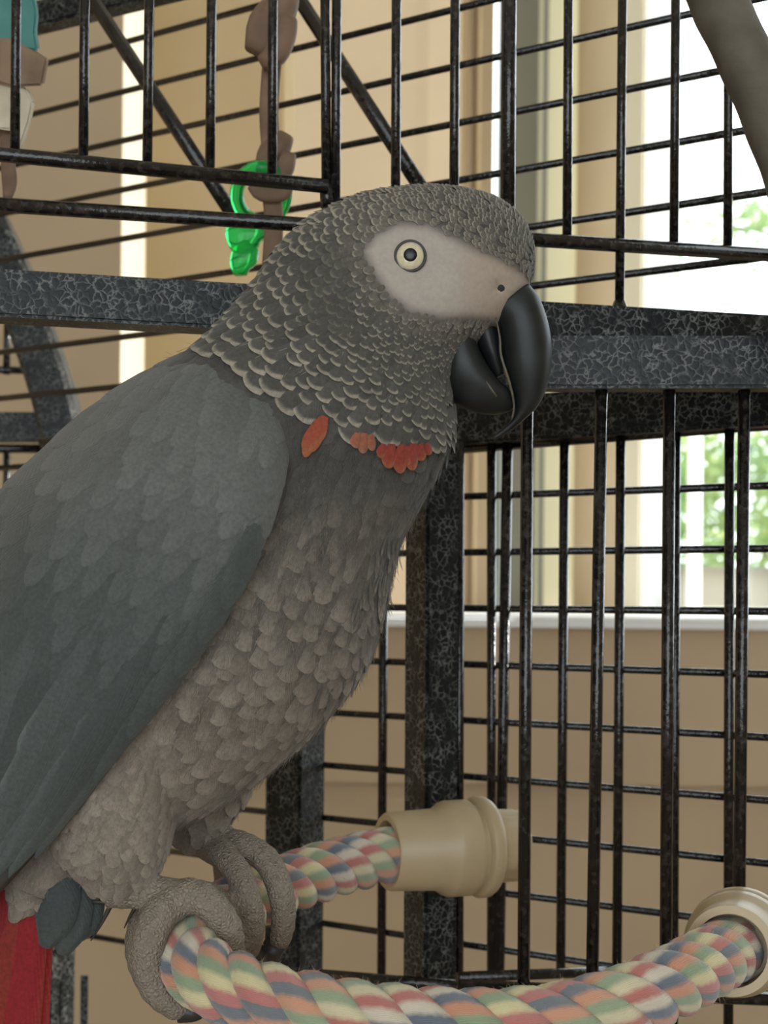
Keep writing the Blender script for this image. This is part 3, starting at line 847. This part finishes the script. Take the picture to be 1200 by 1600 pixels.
# ---- feathers
def mat_feather():
    m, nt, b = new_mat('feather')
    at = nd(nt, 'ShaderNodeAttribute', attribute_name='tint')          # rgb of the vane
    ed = nd(nt, 'ShaderNodeAttribute', attribute_name='edge')          # rgb of the rim
    uv = nd(nt, 'ShaderNodeUVMap', uv_map='UVMap'); sp = nd(nt, 'ShaderNodeSeparateXYZ'); nt.links.new(uv.outputs['UV'], sp.inputs[0])
    # uv.x = -1..1 across (stored 0..1), uv.y = 0..1 along
    r = nd(nt, 'ShaderNodeMapRange', interpolation_type='SMOOTHSTEP'); nt.links.new(ed.outputs['Alpha'], r.inputs['From Min']); r.inputs['From Max'].default_value = 1.0
    mx2 = nd(nt, 'ShaderNodeMath', operation='MULTIPLY_ADD'); nt.links.new(sp.outputs['X'], mx2.inputs[0]); mx2.inputs[1].default_value = 2.4; mx2.inputs[2].default_value = -1.0
    ab = nd(nt, 'ShaderNodeMath', operation='ABSOLUTE'); nt.links.new(mx2.outputs[0], ab.inputs[0])
    pw_ = nd(nt, 'ShaderNodeMath', operation='POWER'); nt.links.new(ab.outputs[0], pw_.inputs[0]); pw_.inputs[1].default_value = 3.0
    sc = nd(nt, 'ShaderNodeMath', operation='MULTIPLY'); nt.links.new(pw_.outputs[0], sc.inputs[0]); sc.inputs[1].default_value = 0.22
    sm = nd(nt, 'ShaderNodeMath', operation='ADD'); nt.links.new(sc.outputs[0], sm.inputs[0]); nt.links.new(sp.outputs['Y'], sm.inputs[1])
    nt.links.new(sm.outputs[0], r.inputs['Value'])
    # barbs: fine chevrons
    wv = nd(nt, 'ShaderNodeTexWave', Scale=5.0, Distortion=1.5); wv.inputs['Detail'].default_value = 3.0
    cx = nd(nt, 'ShaderNodeCombineXYZ')
    mm = nd(nt, 'ShaderNodeMath', operation='MULTIPLY_ADD'); nt.links.new(ab.outputs[0], mm.inputs[0]); mm.inputs[1].default_value = -0.35; nt.links.new(sp.outputs['Y'], mm.inputs[2])
    nt.links.new(mm.outputs[0], cx.inputs[0]); nt.links.new(cx.outputs[0], wv.inputs['Vector'])
    mix = nd(nt, 'ShaderNodeMixRGB'); nt.links.new(r.outputs['Result'], mix.inputs['Fac']); nt.links.new(at.outputs['Color'], mix.inputs['Color1']); nt.links.new(ed.outputs['Color'], mix.inputs['Color2'])
    geo = nd(nt, 'ShaderNodeNewGeometry'); nz = nd(nt, 'ShaderNodeTexNoise', Scale=900.0, Detail=3.0); nt.links.new(geo.outputs['Position'], nz.inputs['Vector'])
    r3 = ramp(nt, [(0.3, (0.8, 0.8, 0.8)), (0.7, (1.15, 1.15, 1.15))]); nt.links.new(nz.outputs['Fac'], r3.inputs['Fac'])
    m2 = nd(nt, 'ShaderNodeMixRGB', blend_type='MULTIPLY'); m2.inputs['Fac'].default_value = 1.0; nt.links.new(mix.outputs['Color'], m2.inputs['Color1']); nt.links.new(r3.outputs['Color'], m2.inputs['Color2'])
    nt.links.new(m2.outputs['Color'], b.inputs['Base Color'])
    bp = nd(nt, 'ShaderNodeBump', Strength=0.25, Distance=0.0004); nt.links.new(wv.outputs['Fac'], bp.inputs['Height']); nt.links.new(bp.outputs['Normal'], b.inputs['Normal'])
    b.inputs['Roughness'].default_value = 0.75; b.inputs['Specular IOR Level'].default_value = 0.25
    b.inputs['Sheen Weight'].default_value = 0.15
    return m
M['feather'] = mat_feather()

NSG, NTG = 8, 7           # feather grid
S_ = np.array([0, .25, .5, .68, .82, .92, .975, 1.0]); T_ = np.linspace(-1, 1, NTG)
def outline(s, point=0.5):
    """half-width of a feather at s (0 root .. 1 tip)"""
    return (0.45 + 0.55*np.sin(np.clip(s/0.62, 0, 1)*math.pi/2))*np.sqrt(np.clip(1-np.clip((s-0.45)/0.55, 0, 1)**2.1, 0, 1))
def feather_local(L, W, lift, arch, droop=0.0):
    """local grid: x along, y across, z out of the skin"""
    s, t = np.meshgrid(S_, T_, indexing='ij')
    hw = outline(s)
    tip = 1.0 - 0.0*s
    x = (s - 0.3)*L
    y = t*hw*W/2
    z = lift*L*s**1.3 - arch*W*(t*hw)**2 - droop*L*s*s
    return np.stack([x, y, z], -1).reshape(-1, 3)
FQ = [(i*NTG+j, i*NTG+j+1, (i+1)*NTG+j+1, (i+1)*NTG+j) for i in range(NSG-1) for j in range(NTG-1)]
FUV = np.stack(np.meshgrid(S_, (T_+1)/2, indexing='ij')[::-1], -1).reshape(-1, 2)      # (x across, y along)

class FeatherBatch:
    def __init__(s): s.v = []; s.f = []; s.c = []; s.e = []; s.uv = []; s.n = 0
    def add(s, pts, c, e, soft=0.6):
        o0 = s.n; s.v.append(pts); s.n += len(pts)
        s.f += [tuple(i+o0 for i in q) for q in FQ]
        s.c.append(np.tile(np.append(c, 1), (len(pts), 1))); s.e.append(np.tile(np.append(e, soft), (len(pts), 1))); s.uv.append(FUV)
    def build(s, name, parent, mat=None):
        v = np.concatenate(s.v); me = mesh(name, v, s.f)
        a = me.color_attributes.new('tint', 'FLOAT_COLOR', 'POINT'); a.data.foreach_set('color', np.concatenate(s.c).ravel())
        a = me.color_attributes.new('edge', 'FLOAT_COLOR', 'POINT'); a.data.foreach_set('color', np.concatenate(s.e).ravel())
        uvp = np.concatenate(s.uv); li = np.empty(len(me.loops), int); me.loops.foreach_get('vertex_index', li)
        ul = me.uv_layers.new(name='UVMap'); ul.data.foreach_set('uv', uvp[li].ravel())
        o = link(name, me, mat or M['feather'], None, True)
        return child(o, parent)

def flow(x, y):
    """feather direction in the picture plane at bird-plane pixel (x, y)"""
    a = np.array([x-872.0, y-408.0]); a /= np.linalg.norm(a)+1e-6       # away from the cere
    if y < 430: a = a*1.0 + np.array([-0.25, 0.10 if x < 520 else -0.05])
    b = np.array([x-760.0, y-300.0]); b /= np.linalg.norm(b)+1e-6       # round the cheek and down the neck
    c_ = np.array([-0.42, 0.90])
    wb = float(sst(330, 470, np.array(y + 0.30*(560-x))))
    wc = float(sst(620, 800, np.array(y)))
    d = a*(1-wb) + b*wb
    d = d/np.linalg.norm(d)*(1-wc) + c_*wc
    return d/np.linalg.norm(d)

WINGP = [(425,575),(300,545),(215,588),(130,646),(55,715),(-60,800),(-150,1000),(-150,1400),(0,1400),(90,1292),(180,1178),(245,1102),(300,1032),(355,952),(400,872),(428,800),(440,720),(440,640)]

# candidate points on the body surface
me2.calc_loop_triangles()
tri = np.array([t.vertices[:] for t in me2.loop_triangles])
A_, B_, Cc = co[tri[:, 0]], co[tri[:, 1]], co[tri[:, 2]]
area = np.linalg.norm(np.cross(B_-A_, Cc-A_), axis=1)/2
NC = 60000
pick = rng.choice(len(tri), NC, p=area/area.sum())
u = rng.random((NC, 2)); flip = u.sum(1) > 1; u[flip] = 1-u[flip]
cp = A_[pick] + (B_[pick]-A_[pick])*u[:, :1] + (Cc[pick]-A_[pick])*u[:, 1:]
cn = nor[tri[pick, 0]] + nor[tri[pick, 1]] + nor[tri[pick, 2]]; cn /= np.linalg.norm(cn, axis=1)[:, None]
cx_, cy_ = projb(cp)
cface = poly_sd(cx_, cy_, FACE); cwing = poly_sd(cx_, cy_, WINGP)
dft = np.full(NC, 1.0)
lowi = np.where(cy_ > 1270)[0]
for ch in np.array_split(lowi, 12):
    if len(ch): dft[ch] = (np.sqrt(((cp[ch][:, None, :]-toe_pts[None])**2).sum(2)) - toe_r[None]).min(1)

def hem(x):
    return float(np.interp(x, [250, 310, 380, 430, 500, 560, 640, 700, 740], [478, 506, 546, 588, 628, 656, 676, 676, 668]))
def zone(x, y, fd):
    """length, width, spacing (m), lift, tint, rim for a feather at bird-plane pixel"""
    head = 1 - sst(560, 700, np.array(y + 0.35*(x-560)*0))
    dist = math.hypot(x-770, y-410)                       # from the face
    k = float(sst(120, 430, np.array(dist)))
    if y < hem(x):
        L = 0.0031 + 0.0073*k; W = 0.0022 + 0.0078*k
        crown = float(1 - sst(330, 400, np.array(y + 0.12*(600-x))))
        tint = np.array([0.078, 0.073, 0.064]); rim = np.array([0.31, 0.278, 0.222])*(0.85+0.15*k)
        tint = tint*(1-crown) + np.array([0.105, 0.097, 0.083])*crown
        near = float(1 - sst(2, 45, np.array(fd)))
        tint = tint + near*np.array([0.06, 0.05, 0.04])
        if x < 560 and 380 < y < 520 and dist < 280: rim = rim*0.5
        he = float(sst(60, 10, np.array(hem(x)-y))) if False else float(1 - sst(5, 45, np.array(hem(x)-y)))
        L += 0.003*he; W += 0.003*he
        return L, W, 0.0011 + 0.0032*k, 0.07 + 0.05*k + 0.10*crown, tint, rim*(1+0.15*crown), 0.76 + 0.07*k
    # breast, belly, thighs
    kb = float(sst(700, 860, np.array(y))); kc = float(sst(900, 1180, np.array(y)))
    tint = np.array([0.062, 0.058, 0.053])*(1-kb) + np.array([0.100, 0.090, 0.077])*kb
    rim = np.array([0.085, 0.078, 0.070])*(1-kb) + np.array([0.200, 0.172, 0.140])*kb
    tint = tint*(1-kc) + np.array([0.150, 0.126, 0.101])*kc
    rim = rim*(1-kc) + np.array([0.245, 0.205, 0.165])*kc
    L, W = 0.0150, 0.0115
    if y > 1130 and x < 275:           # downy thigh
        L, W = 0.0095, 0.0070; tint = np.array([0.215, 0.180, 0.145]); rim = np.array([0.265, 0.222, 0.180])
    return L, W, W*0.42, 0.035, tint, rim, 0.35

cell = {}
def ok_spacing(p, r):
    g = 0.003; key = tuple(int(math.floor(v/g)) for v in p); n = int(math.ceil(r/g))
    for i in range(-n, n+1):
        for j in range(-n, n+1):
            for k in range(-n, n+1):
                for q in cell.get((key[0]+i, key[1]+j, key[2]+k), ()):
                    if (p[0]-q[0])**2+(p[1]-q[1])**2+(p[2]-q[2])**2 < r*r: return False
    cell.setdefault(key, []).append(tuple(p)); return True

batch = FeatherBatch(); big = []
order = list(range(NC))
for i in order:
    x, y, fd = cx_[i], cy_[i], cface[i]
    if fd < 1 or dft[i] < 0.0022: continue
    if x > 690 and y > 470 and y < 640 and fd > 0 and (x-690) > 0.55*(640-y): continue        # beak root
    if cwing[i] < -14 and abs(cp[i][1]-YB) > 0.012: continue                    # covered by a wing
    L, W, sp_, lift, tint, rim, soft = zone(x, y, fd)
    if not ok_spacing(cp[i], sp_): continue
    n = cn[i]; d2 = flow(x, y); d = R_*d2[0] - U_*d2[1]
    d = d - n*(d@n); ln = np.linalg.norm(d)
    if ln < 0.05: continue
    d = d/ln + rng.normal(0, 0.09, 3); d = d - n*(d@n); d /= np.linalg.norm(d)
    b = np.cross(n, d); s = rng.uniform(0.9, 1.12)
    v = 0.85 + 0.3*rng.random()
    if 0 < fd < 26 and y < 700: s *= 0.85
    loc = feather_local(L*s, W*s, lift*rng.uniform(.7, 1.3), 0.16, 0.02)
    pts = cp[i] + np.outer(loc[:, 0], d) + np.outer(loc[:, 1], b) + np.outer(loc[:, 2] + 0.0004, n)
    size = W*s*(1 if cp[i][1] < YB else 0)
    rec = (size, pts, tint*v, rim*v, y < hem(x), soft)
    big.append(rec)
# the scalloped neck feathers that show largest become parts of their own, the rest one downy coat
vis = [r for r in big if r[4] and r[0] > 0.0062]
vis.sort(key=lambda r: -r[0]); vis = vis[:240]
vid = set(id(r) for r in vis)
for r in big:
    if id(r) not in vid: batch.add(r[1], r[2], r[3], r[5])
coat = batch.build('plumage', bird); coat['kind'] = 'stuff'
for r in vis:
    fb = FeatherBatch(); fb.add(r[1], r[2], r[3], r[5]); fb.build('neck_feather', bird)
print('feathers', len(big), 'own', len(vis))

# ---- loose downy barbs along breast, belly and thighs
dv = []; dfc = []; dcol = []
cnt = 0
for i in rng.permutation(NC):
    x, y, fd = cx_[i], cy_[i], cface[i]
    if fd < 4 or dft[i] < 0.002 or y < 300: continue
    if cwing[i] < -8 and abs(cp[i][1]-YB) > 0.012: continue
    if y < 690 and rng.random() > 0.10: continue
    L, W, sp_, lift, tint, rim, soft = zone(x, y, fd)
    n = cn[i]; d2 = flow(x, y); d = R_*d2[0] - U_*d2[1]; d = d - n*(d@n); ln = np.linalg.norm(d)
    if ln < 0.05: continue
    d = d/ln + n*rng.uniform(0.02, 0.28) + rng.normal(0, 0.22, 3); d /= np.linalg.norm(d); b = np.cross(n, d); b /= np.linalg.norm(b)
    p = cp[i] + n*0.0006; LL = L*rng.uniform(0.15, 0.34); wv_ = 0.00011; j = len(dv)
    dv += [p - b*wv_, p + b*wv_, p + d*LL*0.6 + b*wv_*0.7, p + d*LL + n*LL*0.05]; dfc += [(j, j+1, j+2, j+3)]
    cc_ = (tint*0.35 + rim*0.75)*rng.uniform(0.8, 1.2); dcol += [np.append(cc_, 1)]*4
    cnt += 1
    if cnt > 16000: break
me = mesh('down', dv, dfc)
for nm in ('tint', 'edge'):
    a = me.color_attributes.new(nm, 'FLOAT_COLOR', 'POINT'); a.data.foreach_set('color', np.array(dcol).ravel())
me.uv_layers.new(name='UVMap')
dn_ = child(link('down', me, M['feather']), bird); dn_['kind'] = 'stuff'

# ---- red and pale odd feathers on the chest
def odd_feather(name, x0, y0, x1, y1, wpx, tint, rim, off=0.0016):
    """feather lying on the chest from pixel 0 to pixel 1, placed on the body surface"""
    def hit(x, y):
        o_ = Vector(CAM); dvec = (P(x, y, 1.0)-CAM).normalized()
        h = bvh.ray_cast(o_, dvec); return h
    h0 = hit(x0, y0); h1 = hit(x1, y1)
    if h0[0] is None or h1[0] is None: return
    p0 = np.array(h0[0]); p1 = np.array(h1[0]); n = np.array((h0[1]+h1[1]).normalized())
    d = p1-p0; L = np.linalg.norm(d); d /= L; n = n - d*(n@d); n /= np.linalg.norm(n); b = np.cross(n, d)
    loc = feather_local(L, wpx*0.47/F, 0.03, 0.2); loc[:, 0] += 0.3*L
    pts = p0 + np.outer(loc[:, 0], d) + np.outer(loc[:, 1], b) + np.outer(loc[:, 2] + off, n)
    fb = FeatherBatch(); fb.add(pts, np.array(tint), np.array(rim)); fb.build(name, bird)
RED = (0.30, 0.065, 0.035); REDR = (0.32, 0.11, 0.05)
for a in ((506,652,490,696,24),(496,658,474,716,22),(502,654,482,708,26),(490,664,472,704,16)): odd_feather('red_chest_feather', *a, RED, REDR, 0.0026)
for a in ((556,676,552,700,22),(566,676,562,708,20),(575,678,577,704,16)): odd_feather('red_chest_feather', *a, (0.30, 0.10, 0.06), (0.28, 0.13, 0.08), 0.0026)
for a in ((606,692,600,730,28),(622,692,618,737,30),(638,690,636,732,30),(648,690,652,716,26),(594,692,588,714,18),(630,694,628,724,26),(656,690,664,706,18)): odd_feather('red_chest_feather', *a, (0.26, 0.042, 0.026), (0.30, 0.09, 0.04), 0.0028)
for _ in range(34):
    y = rng.uniform(835, 1110); xr_ = np.interp(y, [835, 905, 970, 1040, 1112], [626, 608, 592, 566, 515])
    x = xr_ - 6 - abs(rng.normal(0, 20)); v = rng.uniform(0.12, 0.24)
    odd_feather('chest_feather', x, y, x - rng.uniform(-4, 12), y + rng.uniform(25, 50), rng.uniform(5, 11), (0.100, 0.090, 0.077), (0.200, 0.172, 0.140), 0.0016)

# ---- wings
rows = [((385,548),(345,522)),((424,584),(300,548)),((446,640),(215,588)),((449,720),(130,646)),((432,800),(55,715)),((402,872),(-8,778)),((357,952),(-58,862)),((302,1032),(-95,955)),((247,1102),(-120,1050)),
        ((182,1178),(-140,1150)),((92,1292),(-150,1260)),((2,1394),(-150,1370)),((-78,1480),(-150,1470)),((-118,1545),(-146,1540))]
depth_c = [.492,.478,.466,.453,.445,.444,.4445,.4455,.447,.4495,.455,.462,.468,.472]
NR, NT_ = 46, 22
rows_q = catmull([np.array([f[0], f[1], b[0], b[1], dc]) for (f, b), dc in zip(rows, depth_c)], 5)
def wing_pt(u, t, mirror=False):
    """u 0..1 shoulder to tip, t 0..1 front edge to back edge; returns world point"""
    a = np.clip(u, 0, 1)*(len(rows_q)-1); i = int(min(a, len(rows_q)-2)); q = rows_q[i]*(1-(a-i)) + rows_q[i+1]*(a-i)
    x = q[0]*(1-t) + q[2]*t; y = q[1]*(1-t) + q[3]*t
    edge = 0.010*max(0, 1-t/0.16)**2*(1-u*0.3) + (0.500-q[4])*(1-0.45*u)*max(0, (t-0.55)/0.45)**2.4
    Y = q[4] + edge
    if mirror:
        pb = P(x, y, Y); dx = pb - CAM
        # reflect through the bird's middle plane at the silhouette depth
        return Vector((pb.x*(YB/Y), 2*YB - Y, CAM.z + dx.z*(YB/Y)))
    return P(x, y, Y)
def mat_wing():
    m, nt, b = new_mat('wing_plumage')
    b.inputs['Base Color'].default_value = (0.10, 0.10, 0.095, 1); b.inputs['Roughness'].default_value = 0.8
    return m
M['wing'] = mat_wing()
def make_wing(mirror):
    vs = []; fs = []
    for i in range(NR+1):
        for j in range(NT_+1): vs.append(wing_pt(i/NR, j/NT_, mirror))
    for i in range(NR):
        for j in range(NT_):
            a = i*(NT_+1)+j; q = (a, a+1, a+NT_+2, a+NT_+1); fs.append(q[::-1] if mirror else q)
    o = link('wing', mesh('wing', vs, fs), M['wing'], None, True)
    md = o.modifiers.new('thick', 'SOLIDIFY'); md.thickness = 0.0035; md.offset = -1
    return child(o, bird)
wing = make_wing(False); wing_far = make_wing(True)

def wing_feather(name, u0, u1, t0, t1, wt, tint, rim, off, parent, mirror=False, ns=8):
    """feather whose quill runs (u0,t0)->(u1,t1) on the wing surface, half-width wt in t"""
    ss = S_; pts = []
    for s in ss:
        hw = outline(np.array(s))*wt
        for t in T_:
            uu = u0 + (u1-u0)*s; tt = t0 + (t1-t0)*s + t*hw
            p = wing_pt(min(uu, 1.0), np.clip(tt, 0.0, 1.0), mirror)
            # normal
            e = 0.01
            pu = wing_pt(min(uu+e, 1), np.clip(tt, 0, 1), mirror) - wing_pt(max(uu-e, 0), np.clip(tt, 0, 1), mirror); pt = wing_pt(np.clip(uu, 0, 1), min(tt+e, 1), mirror) - wing_pt(np.clip(uu, 0, 1), max(tt-e, 0), mirror)
            n = pu.cross(pt)
            n = n.normalized() if n.length > 1e-12 else Vector((0, -1, 0))
            if (n.y > 0) != mirror: n = -n
            if uu > 1.0: p = p + pu.normalized()*0.12*(uu-1.0)
            pts.append(np.array(p + n*(off*(0.15+0.85*s) + 0.0006 - 0.0007*t*t)))
    fb = FeatherBatch(); fb.add(np.array(pts), np.array(tint), np.array(rim)); return fb.build(name, parent)

COV = np.array([0.118, 0.122, 0.116]); SLATE = np.array([0.066, 0.077, 0.074])
# coverts: rows of overlapping feathers from the tip end up to the shoulder
ui = np.linspace(0.50, 0.03, 13)
for r, u0 in enumerate(ui):
    n = 10 if r % 2 == 0 else 9
    for j in range(n):
        t0 = (j + (0.5 if r % 2 == 0 else 1.0))/10 + rng.normal(0, 0.008)
        v = 0.88 + 0.24*rng.random()
        kk = float(sst(0.22, 0.48, np.array(u0))); tint = (COV*(1-kk) + SLATE*kk)*v
        wing_feather('covert_feather', u0-0.02, u0+0.105, t0, t0+0.01, 0.088, tint, tint*1.12, 0.0007, wing)
# long flight feathers fan down to the tip, drawn from inner to outer
for j in range(13):
    k = j/12
    t0 = 0.05 + 0.86*k; v = 0.85 + 0.3*rng.random()
    tint = SLATE*v
    wing_feather('flight_feather', 0.50 + 0.03*math.sin(j*2.1), 0.80 + 0.17*k**0.8, t0, 0.03 + 0.90*k, 0.085, tint, tint*1.5, 0.0016 + 0.0004*(j % 3), wing)
# dark leading-edge feathers in the fold above the thigh
for j in range(6):
    u0 = 0.30 + 0.052*j
    wing_feather('edge_feather', u0, u0+0.16, 0.075, 0.035, 0.055, SLATE, SLATE*1.1, 0.0020, wing)

# ---- tail
def blade(name, pts, wid, tint, rim, parent, th=0.0006):
    q = catmull([np.array([*P(x, y, Y), w_]) for (x, y, Y), w_ in zip(pts, wid)], 5); n = len(q)
    ps = [Vector(a[:3]) for a in q]; fr = frames(ps, Vector((1, 0, 0)))
    vs = []; fs = []; uvs = []
    for i, (a, p, (t, nn_, b_)) in enumerate(zip(q, ps, fr)):
        for k, tt in enumerate(np.linspace(-1, 1, 5)):
            out = Vector((0, -1, 0))
            vs.append(p + nn_*tt*a[3]/2 + out*(0.0012*(1-tt*tt))); uvs.append(((tt+1)/2, i/(n-1)))
    for i in range(n-1):
        for k in range(4):
            a = i*5+k; fs.append((a, a+1, a+6, a+5))
    me = mesh(name, vs, fs); nvv = len(vs)
    a = me.color_attributes.new('tint', 'FLOAT_COLOR', 'POINT'); a.data.foreach_set('color', np.tile(np.append(tint, 1), (nvv, 1)).ravel())
    a = me.color_attributes.new('edge', 'FLOAT_COLOR', 'POINT'); a.data.foreach_set('color', np.tile(np.append(rim, 0.6), (nvv, 1)).ravel())
    li = np.empty(len(me.loops), int); me.loops.foreach_get('vertex_index', li)
    ul = me.uv_layers.new(name='UVMap'); ul.data.foreach_set('uv', np.array(uvs)[li].ravel())
    o = link(name, me, M['feather'], None, True)
    md = o.modifiers.new('thick', 'SOLIDIFY'); md.thickness = th
    return child(o, parent)
for j in range(8):
    k = j/7; x0 = 8 + 44*k; x1 = -70 + 108*k
    blade('tail_feather', [(x0, 1340, .488+.003*(j % 3)), (x0-4+4*k, 1420, .487+.004*(j % 3)), (x0+(x1-x0)*.5, 1520, .487+.004*(j % 3)), (x1, 1640, .489+.004*(j % 3)), (x1-6, 1730, .49+.004*(j % 3)), (x1-8, 1752, .49+.004*(j % 3))],
          [.008, .0125, .0145, .0150, .011, .002], ((0.20, 0.33, 0.25)[j % 3]+0.06*k, 0.014+0.012*(j % 2), 0.018), (0.36, 0.04, 0.034), bird)
for j, (xa, ya, xb, yb) in enumerate(((92,1350,70,1478),(112,1355,98,1490),(130,1362,112,1470),(75,1350,58,1460))):
    blade('undertail_feather', [(xa, ya, .486+.002*j), (xa+2, ya+40, .484+.002*j), ((xa+xb)/2+4, (ya+yb)/2+25, .484+.002*j), (xb, yb, .486+.002*j)], [.010, .013, .012, .003], SLATE*0.9, SLATE*1.1, bird)

# ---- beak
M['beak'] = mat_plain('black_horn', (0.013, 0.015, 0.015, 1), 0.45, 0.4, 120, 0.12, 0.38)
M['beakrim'] = mat_plain('worn_beak_edge', (0.11, 0.098, 0.070, 1), 0.6, 0.3, 200, 0.2)
def loft_out(name, pairs, mat, sub=6, seg=28, sq=1.0):
    v, f = loft_pairs(pairs, sub, seg, sq)
    me = mesh(name, v, f); bm = bmesh.new(); bm.from_mesh(me); bmesh.ops.recalc_face_normals(bm, faces=bm.faces[:]); bm.to_mesh(me); bm.free()
    return child(link(name, me, mat, None, True), bird)
ub = loft_out('upper_beak', [(762,500,826,446,.0105,.50),(772,508,842,468,.0112,.50),(779,528,854,500,.0113,.50),(782,552,861,536,.0106,.50),(787,578,861,572,.0095,.50),(796,604,854,606,.0078,.50),(803,630,841,634,.0056,.50),(801,652,820,655,.0036,.50),(785,670,798,673,.0020,.50),(768,684,772,688,.0007,.50)], M['beak'], sq=0.85)
lb = loft_out('lower_beak', [(712,500,738,506,.0085,.50),(696,530,744,536,.0108,.50),(686,564,758,566,.0115,.50),(684,592,776,592,.0108,.50),(694,616,798,612,.0092,.50),(722,636,803,628,.0070,.50),(752,646,800,640,.0040,.50),(770,648,790,645,.0015,.50)], M['beak'], sq=0.85)
# pale worn cutting edges
def edge_line(name, pts, r, parent, dy):
    q = [Vector(a) for a in catmull([P(x, y, YB-dy) for x, y, dy in pts], 5)]
    rr = [r*(0.5+0.5*math.sin(math.pi*i/(len(q)-1))) for i in range(len(q))]
    v, f = tube(q, rr, 7); return child(link(name, mesh(name, v, f), M['beakrim'], None, True), parent)
child(edge_line('cutting_edge', [(775,496,.0098),(781,528,.0098),(783,556,.0092),(796,598,.0072),(803,632,.0048),(800,654,.0026)], .00045, ub, 0), ub)
child(edge_line('cutting_edge', [(728,530,.0096),(744,560,.0090),(757,592,.0092),(776,620,.0078)], .0006, lb, 0), lb)
mouth = loft_out('gape_fill', [(735,500,764,492,.006,.50),(738,520,778,520,.0075,.50),(752,556,784,560,.0070,.50),(772,590,786,586,.004,.50)], M['beak'])  # black filler put in for the dark gape between the mandibles
# nostrils, eyes on both sides
def surf(x, y, side):
    h = bvh.ray_cast(Vector(CAM), (P(x, y, 1.0)-CAM).normalized()); p = h[0].copy()
    if side < 0: p.y = 2*YB - p.y
    return p, h[1]
def sphere(name, ctr, r, mat, parent, scale=(1, 1, 1), seg=24):
    bm = bmesh.new(); bmesh.ops.create_uvsphere(bm, u_segments=seg, v_segments=seg//2, radius=r)
    for v in bm.verts: v.co = Vector((v.co.x*scale[0], v.co.y*scale[1], v.co.z*scale[2])) + ctr
    me = bpy.data.meshes.new(name); bm.to_mesh(me); bm.free()
    return child(link(name, me, mat, None, True), parent)
M['nost'] = mat_plain('nostril_hole_shade', (0.02, 0.018, 0.016, 1), 0.8)
M['iris'] = mat_plain('pale_yellow_iris', (0.66, 0.58, 0.40, 1), 0.25, 0.12, 900, 0.0, coat=1.0)
M['pupil'] = mat_plain('black_pupil', (0.004, 0.004, 0.004, 1), 0.35)
M['lid'] = mat_plain('dark_eyelid', (0.05, 0.046, 0.044, 1), 0.6)
for side in (1, -1):
    h, n = surf(780, 448, side)
    sphere('nostril', h + Vector((0, 0.0009*side, 0)), .0021, M['nost'], bird, (1, 0.6, 1.05))  # dark ball painted in for the shade inside the nostril hole
    h, n = surf(641, 400, side)
    ec = h + Vector((0, 0.0008*side, 0))
    eye = sphere('eye', ec, .0045, M['iris'], bird, (1, 0.50, 1), 32)
    pz = ec + Vector((0, -0.0019*side, 0.0001))
    sphere('pupil', pz,   .00215, M['pupil'], eye, (1, 0.35, 1), 24)
    ring_pts = [ec + Vector((math.cos(a)*.0047, -0.0008*side, math.sin(a)*.0047)) for a in np.linspace(0, 2*math.pi, 41)]
    v, f = tube(ring_pts, .0005, 8); child(link('eyelid', mesh('eyelid', v, f), M['lid'], None, True), eye)

# ---- claws
M['claw'] = mat_plain('dark_claw', (0.035, 0.032, 0.03, 1), 0.45)
def claw(pts, r):
    q = [Vector(a) for a in catmull([P(*p) for p in pts], 5)]
    v, f = tube(q, [r*(1-i/len(q))**0.8 + .0002 for i in range(len(q))], 10)
    child(link('claw', mesh('claw', v, f), M['claw'], None, True), bird)
claw([(286,1577,.473),(306,1582,.472),(326,1574,.474)], .0042)
claw([(258,1556,.499),(280,1562,.498),(300,1552,.498)], .0032)
claw([(364,1490,.482),(362,1510,.488),(352,1526,.494)], .0036)
claw([(366,1500,.504),(360,1520,.506),(348,1532,.508)], .0032)
claw([(429,1476,.517),(424,1496,.522),(410,1508,.528)], .0038)
claw([(398,1486,.514),(394,1504,.520),(382,1512,.526)], .0036)
claw([(366,1446,.560),(376,1462,.556),(388,1466,.55)], .003)
# dark quills and a loose barb under the thigh
def quill(pts, r):
    q = [Vector(a) for a in catmull([P(*p) for p in pts], 5)]
    v, f = tube(q, [r*(1-0.85*i/len(q)) for i in range(len(q))], 6)
    child(link('quill', mesh('quill', v, f), M['claw'], None, True), bird)
quill([(146,1408,.480),(190,1413,.481),(232,1416,.482)], .0009)
quill([(174,1412,.481),(160,1440,.481),(142,1470,.482)], .0009)
quill([(214,1414,.482),(204,1430,.482),(194,1450,.483)], .0008)

# labels only on parts that look unlike the rest of their thing
LBL = {'upper_beak': 'black hooked upper beak', 'lower_beak': 'black lower beak', 'eye': 'pale yellow eye with black pupil', 'tail_feather': 'bright red tail feather',
       'red_chest_feather': 'small red feather below the neck ruff', 'undertail_feather': 'slate grey feather under the tail', 'end_cap': 'cream plastic end cap', 'wing': 'smooth slate grey folded wing'}
for o in bpy.data.objects:
    k = o.name.split('.')[0]
    if o.parent is not None and k in LBL: o['label'] = LBL[k]
